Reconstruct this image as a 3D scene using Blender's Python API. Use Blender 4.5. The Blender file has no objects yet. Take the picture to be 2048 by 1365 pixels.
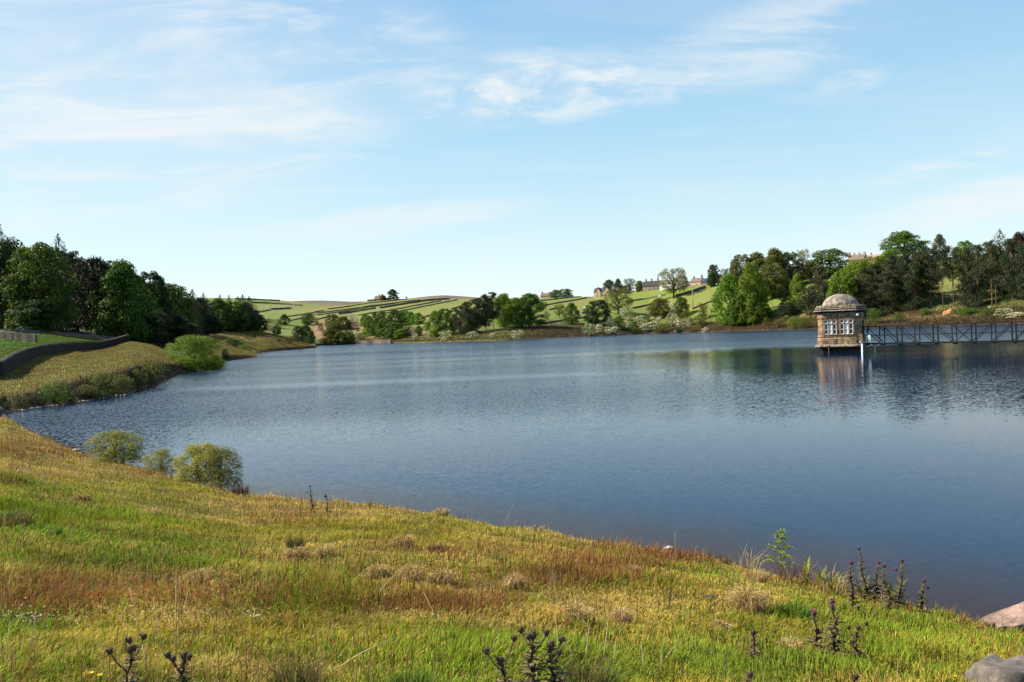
import bpy, bmesh, math, random
import numpy as np
from mathutils import Vector, Matrix

S = bpy.context.scene
COL = S.collection
R = math.radians
random.seed(7)
RNG = np.random.default_rng(11)

# ------------------------------------------------------------------ camera
EYE = 4.05                       # eye height above the water, metres
FPX = 1661.0                     # focal length in photo pixels (2048 wide)
ROLL, PITCH = R(2.2), R(0.556)
cam_d = bpy.data.cameras.new('camera')
cam = bpy.data.objects.new('camera', cam_d)
COL.objects.link(cam)
cam_d.sensor_width = 36.0
cam_d.lens = 36.0 * FPX / 2048.0
cam_d.clip_start, cam_d.clip_end = 0.05, 20000.0
_fw = Vector((0, math.cos(PITCH), -math.sin(PITCH)))
_r0, _u0 = Vector((1, 0, 0)), Vector((0, math.sin(PITCH), math.cos(PITCH)))
_rt = math.cos(ROLL) * _r0 - math.sin(ROLL) * _u0
_up = math.sin(ROLL) * _r0 + math.cos(ROLL) * _u0
cam.matrix_world = Matrix(((_rt.x, _up.x, -_fw.x, 0), (_rt.y, _up.y, -_fw.y, 0), (_rt.z, _up.z, -_fw.z, EYE), (0, 0, 0, 1)))
S.camera = cam
S.view_settings.view_transform = 'Standard'
S.view_settings.look = 'None'
S.view_settings.exposure = 1.1
S.view_settings.gamma = 1.0

# ------------------------------------------------------------------ sun and sky
SUN_EL, SUN_AZ = R(42), R(-80)           # azimuth clockwise from +Y (the view direction)
SUN_DIR = Vector((math.sin(SUN_AZ) * math.cos(SUN_EL), math.cos(SUN_AZ) * math.cos(SUN_EL), math.sin(SUN_EL)))
sun_d = bpy.data.lights.new('sun', 'SUN')
sun_d.energy, sun_d.angle, sun_d.color = 5.0, R(0.5), (1.0, 0.92, 0.79)
sun = bpy.data.objects.new('sun', sun_d)
COL.objects.link(sun)
sun.rotation_euler = SUN_DIR.to_track_quat('Z', 'Y').to_euler()


class NT:
    """short-hand for building node trees"""
    def __init__(self, tree):
        self.t = tree
        tree.nodes.clear()

    def n(self, typ, **kw):
        nd = self.t.nodes.new(typ)
        for k, v in kw.items():
            if k in ('ins',):
                for kk, vv in v.items():
                    self.put(nd, kk, vv)
            else:
                setattr(nd, k, v)
        return nd

    def put(self, nd, key, v):
        if isinstance(v, bpy.types.NodeSocket):
            self.t.links.new(v, nd.inputs[key])
        else:
            s = nd.inputs[key]
            if s.type in ('RGBA',) and len(v) == 3:
                v = (*v, 1.0)
            s.default_value = v

    def math(self, op, a, b=None, c=None, clamp=False):
        nd = self.n('ShaderNodeMath', operation=op, use_clamp=clamp)
        for i, v in enumerate((a, b, c)):
            if v is not None:
                self.put(nd, i, v)
        return nd.outputs[0]

    def vmath(self, op, a, b=None):
        nd = self.n('ShaderNodeVectorMath', operation=op)
        for i, v in enumerate((a, b)):
            if v is not None:
                self.put(nd, i, v)
        return nd.outputs['Value'] if op in ('DOT_PRODUCT', 'LENGTH') else nd.outputs[0]

    def mix(self, f, a, b, blend='MIX'):
        nd = self.n('ShaderNodeMix', data_type='RGBA', blend_type=blend)
        self.put(nd, 0, f)
        self.put(nd, 6, a)
        self.put(nd, 7, b)
        return nd.outputs[2]

    def noise(self, vec, scale, detail=3, rough=0.55, out='Fac', **kw):
        nd = self.n('ShaderNodeTexNoise')
        if vec is not None:
            self.put(nd, 'Vector', vec)
        self.put(nd, 'Scale', scale)
        self.put(nd, 'Detail', detail)
        self.put(nd, 'Roughness', rough)
        for k, v in kw.items():
            self.put(nd, k, v)
        return nd.outputs[out]

    def ramp(self, f, stops):
        nd = self.n('ShaderNodeValToRGB')
        e = nd.color_ramp.elements
        while len(e) < len(stops):
            e.new(0.5)
        for el, (p, c) in zip(e, stops):
            el.position = p
            el.color = (*c, 1) if len(c) == 3 else c
        self.put(nd, 0, f)
        return nd.outputs[0]

    def rng(self, f, a, b, c=0.0, d=1.0, smooth=True):
        nd = self.n('ShaderNodeMapRange', interpolation_type='SMOOTHSTEP' if smooth else 'LINEAR')
        self.put(nd, 0, f)
        for i, v in enumerate((a, b, c, d)):
            self.put(nd, i + 1, v)
        return nd.outputs[0]

    def scale(self, vec, s):
        nd = self.n('ShaderNodeMapping')
        self.put(nd, 'Vector', vec)
        nd.inputs['Scale'].default_value = s
        return nd.outputs[0]


def dir_of(px, py):
    """unit world direction seen at a photo pixel"""
    a, b = float(px - 1024.0) / FPX, -float(py - 682.5) / FPX
    d = _fw + a * _rt + b * _up
    return d.normalized()


world = bpy.data.worlds.new('World')
S.world = world
world.use_nodes = True
w = NT(world.node_tree)
sky = w.n('ShaderNodeTexSky', sky_type='NISHITA', sun_disc=False)
sky.sun_elevation, sky.sun_rotation = SUN_EL, SUN_AZ
sky.air_density, sky.dust_density, sky.ozone_density = 1.0, 0.3, 1.0
tc = w.n('ShaderNodeTexCoord')
g = tc.outputs['Generated']
sep = w.n('ShaderNodeSeparateXYZ', ins={0: g})
zc = w.math('MAXIMUM', sep.outputs[2], 0.0)
# flat cloud layer coordinates: direction projected on a high plane
den = w.math('ADD', zc, 0.10)
pl = w.n('ShaderNodeCombineXYZ', ins={0: w.math('DIVIDE', sep.outputs[0], den), 1: w.math('DIVIDE', sep.outputs[1], den), 2: 0.0})
rot = w.n('ShaderNodeMapping', ins={'Vector': pl.outputs[0]})
rot.inputs['Rotation'].default_value = (0, 0, R(14))
rot.inputs['Scale'].default_value = (0.75, 1.7, 1.0)
wisp = w.noise(rot.outputs[0], 1.5, 7, 0.62, Distortion=0.9)
puff = w.noise(pl.outputs[0], 4.2, 6, 0.6, Distortion=0.35)


def patch(px, py, inner, outer):
    """soft round mask about a sky direction (cosines)"""
    d = w.vmath('DOT_PRODUCT', g, tuple(dir_of(px, py)))
    return w.rng(d, math.cos(R(outer)), math.cos(R(inner)))


def patch_e(px, py, rx, ry, tilt=0.0, soft=0.2):
    """soft elongated mask about a sky direction, half sizes in degrees"""
    c = dir_of(px, py)
    rt = c.cross(Vector((0, 0, 1))).normalized()
    up = rt.cross(c).normalized()
    e1 = rt * math.cos(tilt) + up * math.sin(tilt)
    e2 = up * math.cos(tilt) - rt * math.sin(tilt)
    x = w.math('DIVIDE', w.vmath('DOT_PRODUCT', g, tuple(e1)), math.sin(R(rx)))
    y = w.math('DIVIDE', w.vmath('DOT_PRODUCT', g, tuple(e2)), math.sin(R(ry)))
    r2 = w.math('ADD', w.math('MULTIPLY', x, x), w.math('MULTIPLY', y, y))
    fr = w.rng(w.vmath('DOT_PRODUCT', g, tuple(c)), 0.3, 0.6)
    return w.math('MULTIPLY', w.rng(r2, 1.0, soft, 0.0, 1.0), fr)


wv = w.rng(wisp, 0.40, 0.70)
pv = w.rng(puff, 0.40, 0.66)
pieces = [
    w.math('MULTIPLY', patch_e(60, 190, 25, 10, R(-10), 0.0), w.math('MULTIPLY_ADD', wv, 0.6, 0.34)),
    w.math('MULTIPLY', patch_e(580, 50, 13, 5, R(-6), 0.0), w.math('MULTIPLY_ADD', wv, 0.8, 0.15)),
    w.math('MULTIPLY', patch_e(480, 235, 13, 2.6, R(2), 0.0), w.math('MULTIPLY_ADD', pv, 0.5, 0.2)),
    w.math('MULTIPLY', patch_e(1075, 175, 11, 2.9, R(2), 0.0), w.math('MULTIPLY_ADD', pv, 0.9, 0.12)),
    w.math('MULTIPLY', patch_e(1290, 160, 6, 1.7, R(-8), 0.0), w.math('MULTIPLY', pv, 0.8)),
    w.math('MULTIPLY', patch_e(1560, 80, 13, 3.2, R(8), 0.0), w.math('MULTIPLY_ADD', wv, 0.6, 0.05)),
    w.math('MULTIPLY', patch_e(1705, 163, 2.6, 0.9, R(6), 0.0), w.math('MULTIPLY', pv, 0.5)),
    w.math('MULTIPLY', patch_e(1865, 336, 4.5, 0.7, R(7), 0.0), w.math('MULTIPLY', wv, 0.8)),
    w.math('MULTIPLY', patch_e(1990, 400, 9, 1.6, R(6), 0.0), w.math('MULTIPLY_ADD', wv, 0.5, 0.45)),
    w.math('MULTIPLY', patch_e(800, 440, 12, 1.3, R(6), 0.0), w.math('MULTIPLY_ADD', wv, 0.4, 0.4)),
    w.math('MULTIPLY', wv, 0.16),
]
cl = pieces[0]
for p_ in pieces[1:]:
    cl = w.math('SUBTRACT', w.math('ADD', cl, p_), w.math('MULTIPLY', cl, p_))
cl = w.math('MULTIPLY', cl, w.rng(zc, 0.0, 0.06, 0.6, 1.0), clamp=True)
SKY_STR = 0.093
skyc = w.mix(1.0, sky.outputs[0], (1.0, 1.12, 1.08), 'MULTIPLY')
k_ = 1.0 / (SKY_STR * 2 ** S.view_settings.exposure)
grad = w.ramp(zc, [(p, tuple(c * k_ / 10 for c in col)) for p, col in ((0.0, (.90, .955, .93)), (0.09, (.72, .885, .92)), (0.22, (.46, .735, .90)), (0.42, (.26, .52, .83)), (0.62, (.085, .245, .64)), (1.0, (.03, .12, .42)))])
grad = w.mix(1.0, grad, (10.0, 10.0, 10.0), 'MULTIPLY')
skyc = w.mix(0.78, skyc, grad)                               # the air's veil: pale low down, clear blue above
skyc = w.mix(w.math('MULTIPLY', cl, 0.95), skyc, tuple(c * k_ for c in (.90, .94, .95)))
bg = w.n('ShaderNodeBackground', ins={'Color': skyc, 'Strength': SKY_STR})
wo = w.n('ShaderNodeOutputWorld', ins={'Surface': bg.outputs[0]})

# ------------------------------------------------------------------ small helpers


def ray(px, py):
    """(u, v): the photo pixel's ray is (u, 1, v) * Y from the eye"""
    d = dir_of(px, py)
    return d.x / d.y, d.z / d.y


def project(x, y, z):
    """world -> photo pixels (arrays)"""
    dx, dy, dz = np.asarray(x), np.asarray(y), np.asarray(z) - EYE
    a = dx * _rt.x + dy * _rt.y + dz * _rt.z
    b = dx * _up.x + dy * _up.y + dz * _up.z
    c = np.maximum(dx * _fw.x + dy * _fw.y + dz * _fw.z, 1e-3)
    return 1024 + FPX * a / c, 682.5 - FPX * b / c


def snoise(x, y, seed=0, octaves=4):
    """cheap smooth noise, about -1..1 (sums of rotated sines)"""
    r = np.random.default_rng(1000 + seed)
    out = np.zeros(np.broadcast(x, y).shape)
    amp, tot = 1.0, 0.0
    f = 1.0
    for o in range(octaves):
        acc = 0
        for k in range(4):
            a, p = r.uniform(0, 6.28, 2)
            ff = f * r.uniform(0.7, 1.4)
            acc = acc + np.sin(ff * (x * math.cos(a) + y * math.sin(a)) + p + 1.3 * np.sin(0.6 * ff * (y * math.cos(a) - x * math.sin(a)) + 2 * p))
        out = out + amp * acc / 2.6
        tot += amp
        amp *= 0.55
        f *= 2.1
    return out / tot


def mesh_np(name, verts, quads=None, tris=None, smooth=False, attrs=None):
    """fast mesh from numpy arrays; attrs: {name: per-vertex rgb or float}"""
    me = bpy.data.meshes.new(name)
    verts = np.asarray(verts, dtype=np.float32)
    me.vertices.add(len(verts))
    me.vertices.foreach_set('co', verts.ravel())
    q = np.zeros((0, 4), int) if quads is None else np.asarray(quads, int)
    t = np.zeros((0, 3), int) if tris is None else np.asarray(tris, int)
    loops = np.concatenate([q.ravel(), t.ravel()])
    me.loops.add(len(loops))
    me.loops.foreach_set('vertex_index', loops.astype(np.int32))
    np_ = len(q) + len(t)
    me.polygons.add(np_)
    st = np.concatenate([np.arange(len(q)) * 4, len(q) * 4 + np.arange(len(t)) * 3]).astype(np.int32)
    me.polygons.foreach_set('loop_start', st)
    me.polygons.foreach_set('use_smooth', np.full(np_, smooth))
    for k, v in (attrs or {}).items():
        v = np.asarray(v, np.float32)
        if v.ndim == 2:
            at = me.attributes.new(k, 'FLOAT_COLOR', 'POINT')
            c4 = np.ones((len(v), 4), np.float32)
            c4[:, :3] = v
            at.data.foreach_set('color', c4.ravel())
        else:
            at = me.attributes.new(k, 'FLOAT', 'POINT')
            at.data.foreach_set('value', v)
    me.update(calc_edges=True)
    me.validate()
    return me


def obj(name, me, mat=None, parent=None, loc=None, color=None):
    o = bpy.data.objects.new(name, me)
    COL.objects.link(o)
    if mat is not None and me is not None and len(me.materials) == 0:
        me.materials.append(mat)
    if parent is not None:
        o.parent = parent
    if loc is not None:
        o.location = loc
    if color is not None:
        o.color = (*color, 1.0)
    return o


def tag(o, label=None, cat=None, group=None, kind=None):
    if label:
        o['label'] = label
    if cat:
        o['category'] = cat
    if group:
        o['group'] = group
    if kind:
        o['kind'] = kind
    return o


def empty(name, loc, rz=0.0, label=None, cat=None, group=None):
    o = bpy.data.objects.new(name, None)
    COL.objects.link(o)
    o.location = loc
    o.rotation_euler = (0, 0, rz)
    return tag(o, label, cat, group)


class MB:
    """mesh collector: boxes, prisms, tubes, rings"""
    def __init__(self):
        self.v, self.q, self.t = [], [], []

    def add(self, vs, qs=(), ts=()):
        b = len(self.v)
        self.v += [tuple(p) for p in vs]
        self.q += [tuple(b + i for i in f) for f in qs]
        self.t += [tuple(b + i for i in f) for f in ts]

    def box(self, x0, x1, y0, y1, z0, z1):
        vs = [(x0, y0, z0), (x1, y0, z0), (x1, y1, z0), (x0, y1, z0), (x0, y0, z1), (x1, y0, z1), (x1, y1, z1), (x0, y1, z1)]
        self.add(vs, [(0, 3, 2, 1), (4, 5, 6, 7), (0, 1, 5, 4), (1, 2, 6, 5), (2, 3, 7, 6), (3, 0, 4, 7)])

    def obox(self, c, ax, ay, az):
        """oriented box: centre and three half-axis vectors"""
        c, ax, ay, az = map(Vector, (c, ax, ay, az))
        vs = [c + sx * ax + sy * ay + sz * az for sz in (-1, 1) for sx, sy in ((-1, -1), (1, -1), (1, 1), (-1, 1))]
        self.add(vs, [(0, 3, 2, 1), (4, 5, 6, 7), (0, 1, 5, 4), (1, 2, 6, 5), (2, 3, 7, 6), (3, 0, 4, 7)])

    def bar(self, a, b, w, h, up=(0, 0, 1)):
        a, b = Vector(a), Vector(b)
        d = (b - a)
        L = d.length
        d.normalize()
        s = d.cross(Vector(up))
        if s.length < 1e-4:
            s = d.cross(Vector((1, 0, 0)))
        s.normalize()
        u = s.cross(d)
        self.obox((a + b) / 2, d * L / 2, s * w / 2, u * h / 2)

    def tube(self, pts, rad, n=6, cap=True):
        pts = [Vector(p) for p in pts]
        if not hasattr(rad, '__len__'):
            rad = [rad] * len(pts)
        rings = []
        b = len(self.v)
        ref = Vector((0.13, 0.31, 0.94))
        for i, p in enumerate(pts):
            d = (pts[min(i + 1, len(pts) - 1)] - pts[max(i - 1, 0)])
            d = d.normalized() if d.length > 1e-9 else Vector((0, 0, 1))
            s = d.cross(ref)
            if s.length < 0.05:
                s = d.cross(Vector((1, 0, 0)))
            s.normalize()
            u = d.cross(s)
            for k in range(n):
                a = 2 * math.pi * k / n
                self.v.append(tuple(p + rad[i] * (math.cos(a) * s + math.sin(a) * u)))
        for i in range(len(pts) - 1):
            for k in range(n):
                k2 = (k + 1) % n
                self.q.append((b + i * n + k, b + i * n + k2, b + (i + 1) * n + k2, b + (i + 1) * n + k))
        if cap:
            for e, flip in ((0, True), (len(pts) - 1, False)):
                self.v.append(tuple(pts[e]))
                c = len(self.v) - 1
                for k in range(n):
                    i0, i1 = b + e * n + k, b + e * n + (k + 1) % n
                    self.t.append((c, i1, i0) if flip else (c, i0, i1))

    def rings(self, loops, close_top=True, close_bot=True):
        """stack of equal-length closed loops of points"""
        n = len(loops[0])
        b = len(self.v)
        for L in loops:
            self.v += [tuple(p) for p in L]
        for i in range(len(loops) - 1):
            for k in range(n):
                k2 = (k + 1) % n
                self.q.append((b + i * n + k, b + i * n + k2, b + (i + 1) * n + k2, b + (i + 1) * n + k))
        for e, flag, flip in ((0, close_bot, True), (len(loops) - 1, close_top, False)):
            if flag:
                L = loops[e]
                self.v.append(tuple(sum((Vector(p) for p in L), Vector()) / n))
                c = len(self.v) - 1
                for k in range(n):
                    i0, i1 = b + e * n + k, b + e * n + (k + 1) % n
                    self.t.append((c, i1, i0) if flip else (c, i0, i1))

    def mesh(self, name, smooth=False, attrs=None):
        return mesh_np(name, self.v, self.q, self.t, smooth, attrs)

    def build(self, name, mat, parent=None, smooth=False, color=None, loc=None):
        return obj(name, self.mesh(name, smooth), mat, parent, loc, color)


# ------------------------------------------------------------------ materials
def new_mat(name):
    m = bpy.data.materials.new(name)
    m.use_nodes = True
    t = NT(m.node_tree)
    out = t.n('ShaderNodeOutputMaterial')
    return m, t, out


def mat_simple(name, col, rough=0.8, nscale=6.0, namp=0.35, bump=0.0, metallic=0.0, use_obj=False):
    m, t, out = new_mat(name)
    tc = t.n('ShaderNodeTexCoord').outputs['Object']
    f = t.noise(tc, nscale, 5, 0.6)
    base = t.n('ShaderNodeObjectInfo').outputs['Color'] if use_obj else t.n('ShaderNodeRGB').outputs[0]
    if not use_obj:
        base.default_value = (*col, 1)
    k = t.rng(f, 0.25, 0.75, 1 - namp, 1 + namp, smooth=False)
    c = t.mix(1.0, base, t.n('ShaderNodeCombineColor', ins={0: k, 1: k, 2: k}).outputs[0], 'MULTIPLY')
    p = t.n('ShaderNodeBsdfPrincipled', ins={'Base Color': c, 'Roughness': rough, 'Metallic': metallic})
    p.inputs['Specular IOR Level'].default_value = 0.22
    if bump:
        b = t.n('ShaderNodeBump', ins={'Height': f, 'Strength': bump, 'Distance': 0.05})
        t.put(p, 'Normal', b.outputs[0])
    t.put(out, 0, p.outputs[0])
    return m


def mat_foliage(name='foliage', trans=0.28, vary=0.35):
    """leaves: the object's own colour, varied per leaf by the 'v' attribute"""
    m, t, out = new_mat(name)
    base = t.n('ShaderNodeObjectInfo').outputs['Color']
    v = t.n('ShaderNodeAttribute', attribute_name='v').outputs['Fac']
    k = t.math('MULTIPLY_ADD', v, 2 * vary, 1 - vary)
    c = t.mix(1.0, base, t.n('ShaderNodeCombineColor', ins={0: t.math('MULTIPLY', k, t.math('MULTIPLY_ADD', v, 0.25, 0.9)), 1: k, 2: k}).outputs[0], 'MULTIPLY')
    d = t.n('ShaderNodeBsdfPrincipled', ins={'Base Color': c, 'Roughness': 0.6})
    d.inputs['Specular IOR Level'].default_value = 0.25
    tr = t.n('ShaderNodeBsdfTranslucent', ins={'Color': t.mix(1.0, c, (1.25, 1.2, 0.5), 'MULTIPLY')})
    mx = t.n('ShaderNodeMixShader', ins={0: trans, 1: d.outputs[0], 2: tr.outputs[0]})
    t.put(out, 0, mx.outputs[0])
    return m


def mat_attr(name, attr='col', rough=0.9, trans=0.0, nscale=None, namp=0.3, bump=0.0, bscale=3.0):
    """surface colour from a per-vertex colour attribute, broken up by noise"""
    m, t, out = new_mat(name)
    c = t.n('ShaderNodeAttribute', attribute_name=attr).outputs['Color']
    geo = t.n('ShaderNodeNewGeometry').outputs['Position']
    if nscale:
        f = t.noise(geo, nscale, 6, 0.65)
        k = t.rng(f, 0.3, 0.7, 1 - namp, 1 + namp, smooth=False)
        c = t.mix(1.0, c, t.n('ShaderNodeCombineColor', ins={0: k, 1: k, 2: k}).outputs[0], 'MULTIPLY')
    p = t.n('ShaderNodeBsdfPrincipled', ins={'Base Color': c, 'Roughness': rough})
    p.inputs['Specular IOR Level'].default_value = 0.2
    if bump:
        b = t.n('ShaderNodeBump', ins={'Height': t.noise(geo, bscale, 5, 0.65), 'Strength': bump, 'Distance': 0.3})
        t.put(p, 'Normal', b.outputs[0])
    sh = p.outputs[0]
    if trans:
        tr = t.n('ShaderNodeBsdfTranslucent', ins={'Color': c})
        sh = t.n('ShaderNodeMixShader', ins={0: trans, 1: sh, 2: tr.outputs[0]}).outputs[0]
    t.put(out, 0, sh)
    return m


def mat_stone(name, c1, c2, mortar, bw=0.55, bh=0.22, rough=0.9, soot=0.5, msize=0.02):
    """coursed stone blocks with soot streaks; brick pattern on the box-projected object position"""
    m, t, out = new_mat(name)
    tc = t.n('ShaderNodeTexCoord').outputs['Object']
    s = t.n('ShaderNodeSeparateXYZ', ins={0: tc})
    nrm = t.n('ShaderNodeSeparateXYZ', ins={0: t.n('ShaderNodeTexCoord').outputs['Normal']})
    useY = t.math('GREATER_THAN', t.math('ABSOLUTE', nrm.outputs[0]), t.math('ABSOLUTE', nrm.outputs[1]))
    uu = t.math('ADD', t.math('MULTIPLY', s.outputs[0], t.math('SUBTRACT', 1.0, useY)), t.math('MULTIPLY', s.outputs[1], useY))
    vec = t.n('ShaderNodeCombineXYZ', ins={0: uu, 1: s.outputs[2], 2: 0.0}).outputs[0]
    br = t.n('ShaderNodeTexBrick', ins={'Vector': vec, 'Color1': c1, 'Color2': c2, 'Mortar': mortar, 'Scale': 1.0, 'Mortar Size': msize, 'Brick Width': bw, 'Row Height': bh, 'Bias': 0.0})
    n1 = t.noise(tc, 2.2, 5, 0.65)
    n2 = t.noise(t.scale(tc, (1.6, 1.6, 0.5)), 2.6, 5, 0.7)
    c = t.mix(t.rng(n1, 0.35, 0.7), br.outputs['Color'], t.mix(0.5, br.outputs['Color'], c2))
    dark = t.rng(n2, 0.42, 0.62, 0.0, soot)
    c = t.mix(dark, c, (0.018, 0.015, 0.012))
    p = t.n('ShaderNodeBsdfPrincipled', ins={'Base Color': c, 'Roughness': rough})
    p.inputs['Specular IOR Level'].default_value = 0.12
    h = t.math('ADD', t.math('MULTIPLY', br.outputs['Fac'], -1.0), t.math('MULTIPLY', t.noise(tc, 9, 4), 0.6))
    b = t.n('ShaderNodeBump', ins={'Height': h, 'Strength': 0.6, 'Distance': 0.03})
    t.put(p, 'Normal', b.outputs[0])
    t.put(out, 0, p.outputs[0])
    return m


M = {}
M['leaf'] = mat_foliage()
M['needle'] = mat_foliage('needles', 0.08, 0.4)
M['blossom'] = mat_foliage('blossom', 0.2, 0.12)
M['bark'] = mat_simple('bark', (0.075, 0.052, 0.036), 0.95, 5, 0.5, 0.6)
M['bark_dark'] = mat_simple('bark_dark', (0.035, 0.026, 0.02), 0.95, 5, 0.5, 0.6)
M['pine_bark'] = mat_simple('pine_bark', (0.21, 0.125, 0.075), 0.95, 4, 0.45, 0.6)
# ------------------------------------------------------------------ terrain
# The ground is one sheet laid out in columns of constant u = x / y and rows that follow the
# shores, walls, wood edges and brows of the valley.  Control lines give (u -> depth, height).


def line(pts):
    """[(px, py, Y) or (px, None, Y, z)] -> sorted (u, Y, z) arrays"""
    out = []
    for p in pts:
        if len(p) == 4:
            u, v = ray(p[0], 665 - (p[0] - 1024) * 0.0384)
            out.append((u, p[2], p[3]))
        elif len(p) == 3:
            u, v = ray(p[0], p[1])
            out.append((u, p[2], EYE + v * p[2]))
        else:
            u, v = ray(p[0], p[1])
            out.append((u, EYE / max(-v, 1e-4), 0.0))
    out.sort()
    return np.array(out).T


US = np.unique(np.concatenate([np.linspace(-1.5, -0.66, 50), np.arange(-0.66, 0.67, 0.0014), np.linspace(0.67, 1.5, 50)]))
UJ1, UJ2 = ray(513.6, 711)[0], ray(631.5, 694.2)[0]        # tips of the two spits: the far shore jumps there
US = np.unique(np.concatenate([US, [UJ1 - 1e-7, UJ1 + 1e-7, UJ2 - 1e-7, UJ2 + 1e-7]]))
U0, U20 = ray(2, 836)[0], ray(40, 836)[0]


def on(L):
    return np.interp(US, L[0], L[1]), np.interp(US, L[0], L[2])


def on_step(L):
    """as on(), but broken at the two spit tips"""
    Y, Z = np.zeros_like(US), np.zeros_like(US)
    for a, b in ((-9, UJ1), (UJ1, UJ2), (UJ2, 9)):
        s, k = (US > a) & (US < b), (L[0] > a) & (L[0] < b)
        if k.any():
            Y[s], Z[s] = np.interp(US[s], L[0][k], L[1][k]), np.interp(US[s], L[0][k], L[2][k])
    return Y, Z


near_shore = line([(-700, None, 50, 0), (-14, None, 50, 0), (8, 836), (60, 866), (150, 905), (200, 917), (290, 938), (360, 958), (480, 990), (560, 998), (640, 1004), (740, 1010), (870, 1026), (930, 1042), (1000, 1054), (1100, 1068), (1220, 1092), (1330, 1104), (1450, 1124), (1500, 1142), (1600, 1164), (1700, 1190), (1800, 1210), (1880, 1226), (1940, 1246), (2048, 1262), (2200, 1290), (2600, 1330)])
far_shore = line([(-700, None, 55, 0), (-12, None, 55, 0), (12, 823), (29, 822), (60, 818), (153, 805), (254, 789), (326, 763), (350, 752), (368, 746), (384, 742), (444, 737), (447, 724.6), (480, 719.5), (513, 714.5), (515.5, 707), (560, 702.5), (630, 696.5), (633, 692), (709, 689), (790, 686.5), (880, 684.5), (900, 684), (1000, 681.5), (1100, 677), (1190, 673), (1300, 667.5), (1420, 664.5), (1520, 661.5), (1640, 658.5), (1760, 654.5), (1900, 650.5), (2048, 647), (2400, 640)])
dn, _ = on(near_shore)
df, _ = on_step(far_shore)
ker = np.hanning(15)
dn = np.convolve(np.pad(dn, 7, mode='edge'), ker / ker.sum(), 'valid')
df0, dn0 = df, dn
df = df * (1 + 0.003 * np.sin(US * 140) + 0.002 * np.sin(US * 377 + 1))
dn = dn * (1 + 0.007 * np.sin(US * 60) + 0.006 * np.sin(US * 143 + 2) + 0.004 * np.sin(US * 390 + 1) + 0.003 * np.sin(US * 811))
gapw = np.clip((US - U0) / (U20 - U0), 0, 1)
zsh = 0.12 * (1 - gapw)

PX = 1024 + FPX * US            # approximate pixel column of each u


def px_curve(pts):
    a = np.array(sorted(pts)).T
    return np.interp(PX, a[0], a[1])


bank_z = px_curve([(-400, 1.3), (20, 0.9), (150, 1.5), (300, 2.2), (360, 1.2), (440, 0.7), (450, 1.5), (490, 0.8), (512, 0.05), (515, 0.5), (545, 1.2), (570, 1.3), (620, 0.5), (631, 0.15), (640, 1.0), (800, 1.6), (900, 2.0), (1000, 2.4), (1200, 4.0), (1400, 4.0), (1640, 4.2), (2000, 4.5), (2400, 4.5)])
bank_d = px_curve([(-400, 3), (20, 2), (300, 5), (440, 3), (450, 10), (510, 3), (520, 12), (625, 3), (640, 6), (900, 10), (1200, 22), (2400, 24)])

wall_base = line([(-700, None, 60, 1.5), (-100, None, 66, 1.7), (0, 757, 72), (22, 741, 80), (45, 727, 92), (72, 716, 105), (100, 709, 118), (150, 701, 138), (189, 699, 152), (207, 697, 157), (229, 692.5, 162), (249, 686, 166), (263, 683, 168), (285, 687, 166), (303, 690.5, 164), (322, 698, 158), (340, 712, 150), (372, None, 146, 1.6), (430, None, 160, 1.4), (444, None, 205, 3.0), (455, 692.5, 232), (484, 702.5, 248), (512.5, 711, 256), (516, 699, 345), (540, 690, 370), (580, 689, 415), (625, 693.5, 445)])
wood_edge = line([(-700, None, 140, 8), (-150, 655, 190), (0, 663.5, 200), (102, 669, 212), (172, 674.5, 222), (230, 680, 228), (263, 690, 232), (300, 696, 240), (340, 698, 250), (380, 690, 285), (416, 664, 390), (484, 661, 430), (520, 661.5, 445), (567, 672, 452), (603, 685, 455), (628, 692.5, 458)])
brow = line([(-700, None, 400, 24), (0, None, 420, 22), (200, None, 480, 18), (400, None, 600, 18), (470, None, 760, 30), (515, 627.5, 900), (560, 624.5, 930), (620, 617.5, 960), (700, 610, 1000), (740, 603.5, 1000), (800, 598.5, 1000), (860, 598.5, 980), (940, 598.5, 950), (1000, 598, 920), (1085, 597, 860), (1190, 594.5, 800), (1260, 586, 760), (1350, 577, 700), (1430, 569, 660), (1470, 561, 640), (1600, 548, 600), (1700, 531, 580), (1770, 521, 560), (2048, 508, 520), (2400, 495, 500)])
left_hill = line([(-700, 600, 1500), (380, 596, 1500), (440, 596.5, 1500), (500, 598, 1500), (580, 602.5, 1500), (620, 607, 1480), (650, 611.5, 1450), (690, 615, 1400), (760, 618, 1400), (2400, 640, 1400)])
moor = line([(-700, 606, 2600), (400, 607, 2600), (560, 604, 2600), (600, 602, 2600), (640, 601.3, 2600), (700, 603.5, 2600), (760, 603, 2600), (800, 599.5, 2600), (830, 596, 2600), (858, 592.5, 2600), (885, 591, 2600), (910, 592, 2600), (940, 594, 2600), (1000, 600, 2600), (1100, 606, 2600), (2400, 640, 2600)])

wbY, wbZ = on_step(wall_base)
weY, weZ = on(wood_edge)
brY, brZ = on(brow)
lhY, lhZ = on(left_hill)
moY, moZ = on(moor)
bkY, bkZ = df0 * 1.004 + bank_d, bank_z + zsh * 0
# mid-lake side: intermediate lines of the far hillside lie on a slightly convex slope between bank and brow
far_mix = (US >= UJ2) * 1.0


def hill(tt, bulge):
    y = bkY + (brY - bkY) * tt
    z = bkZ + (brZ - bkZ) * (tt + bulge)
    return y, z


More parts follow.
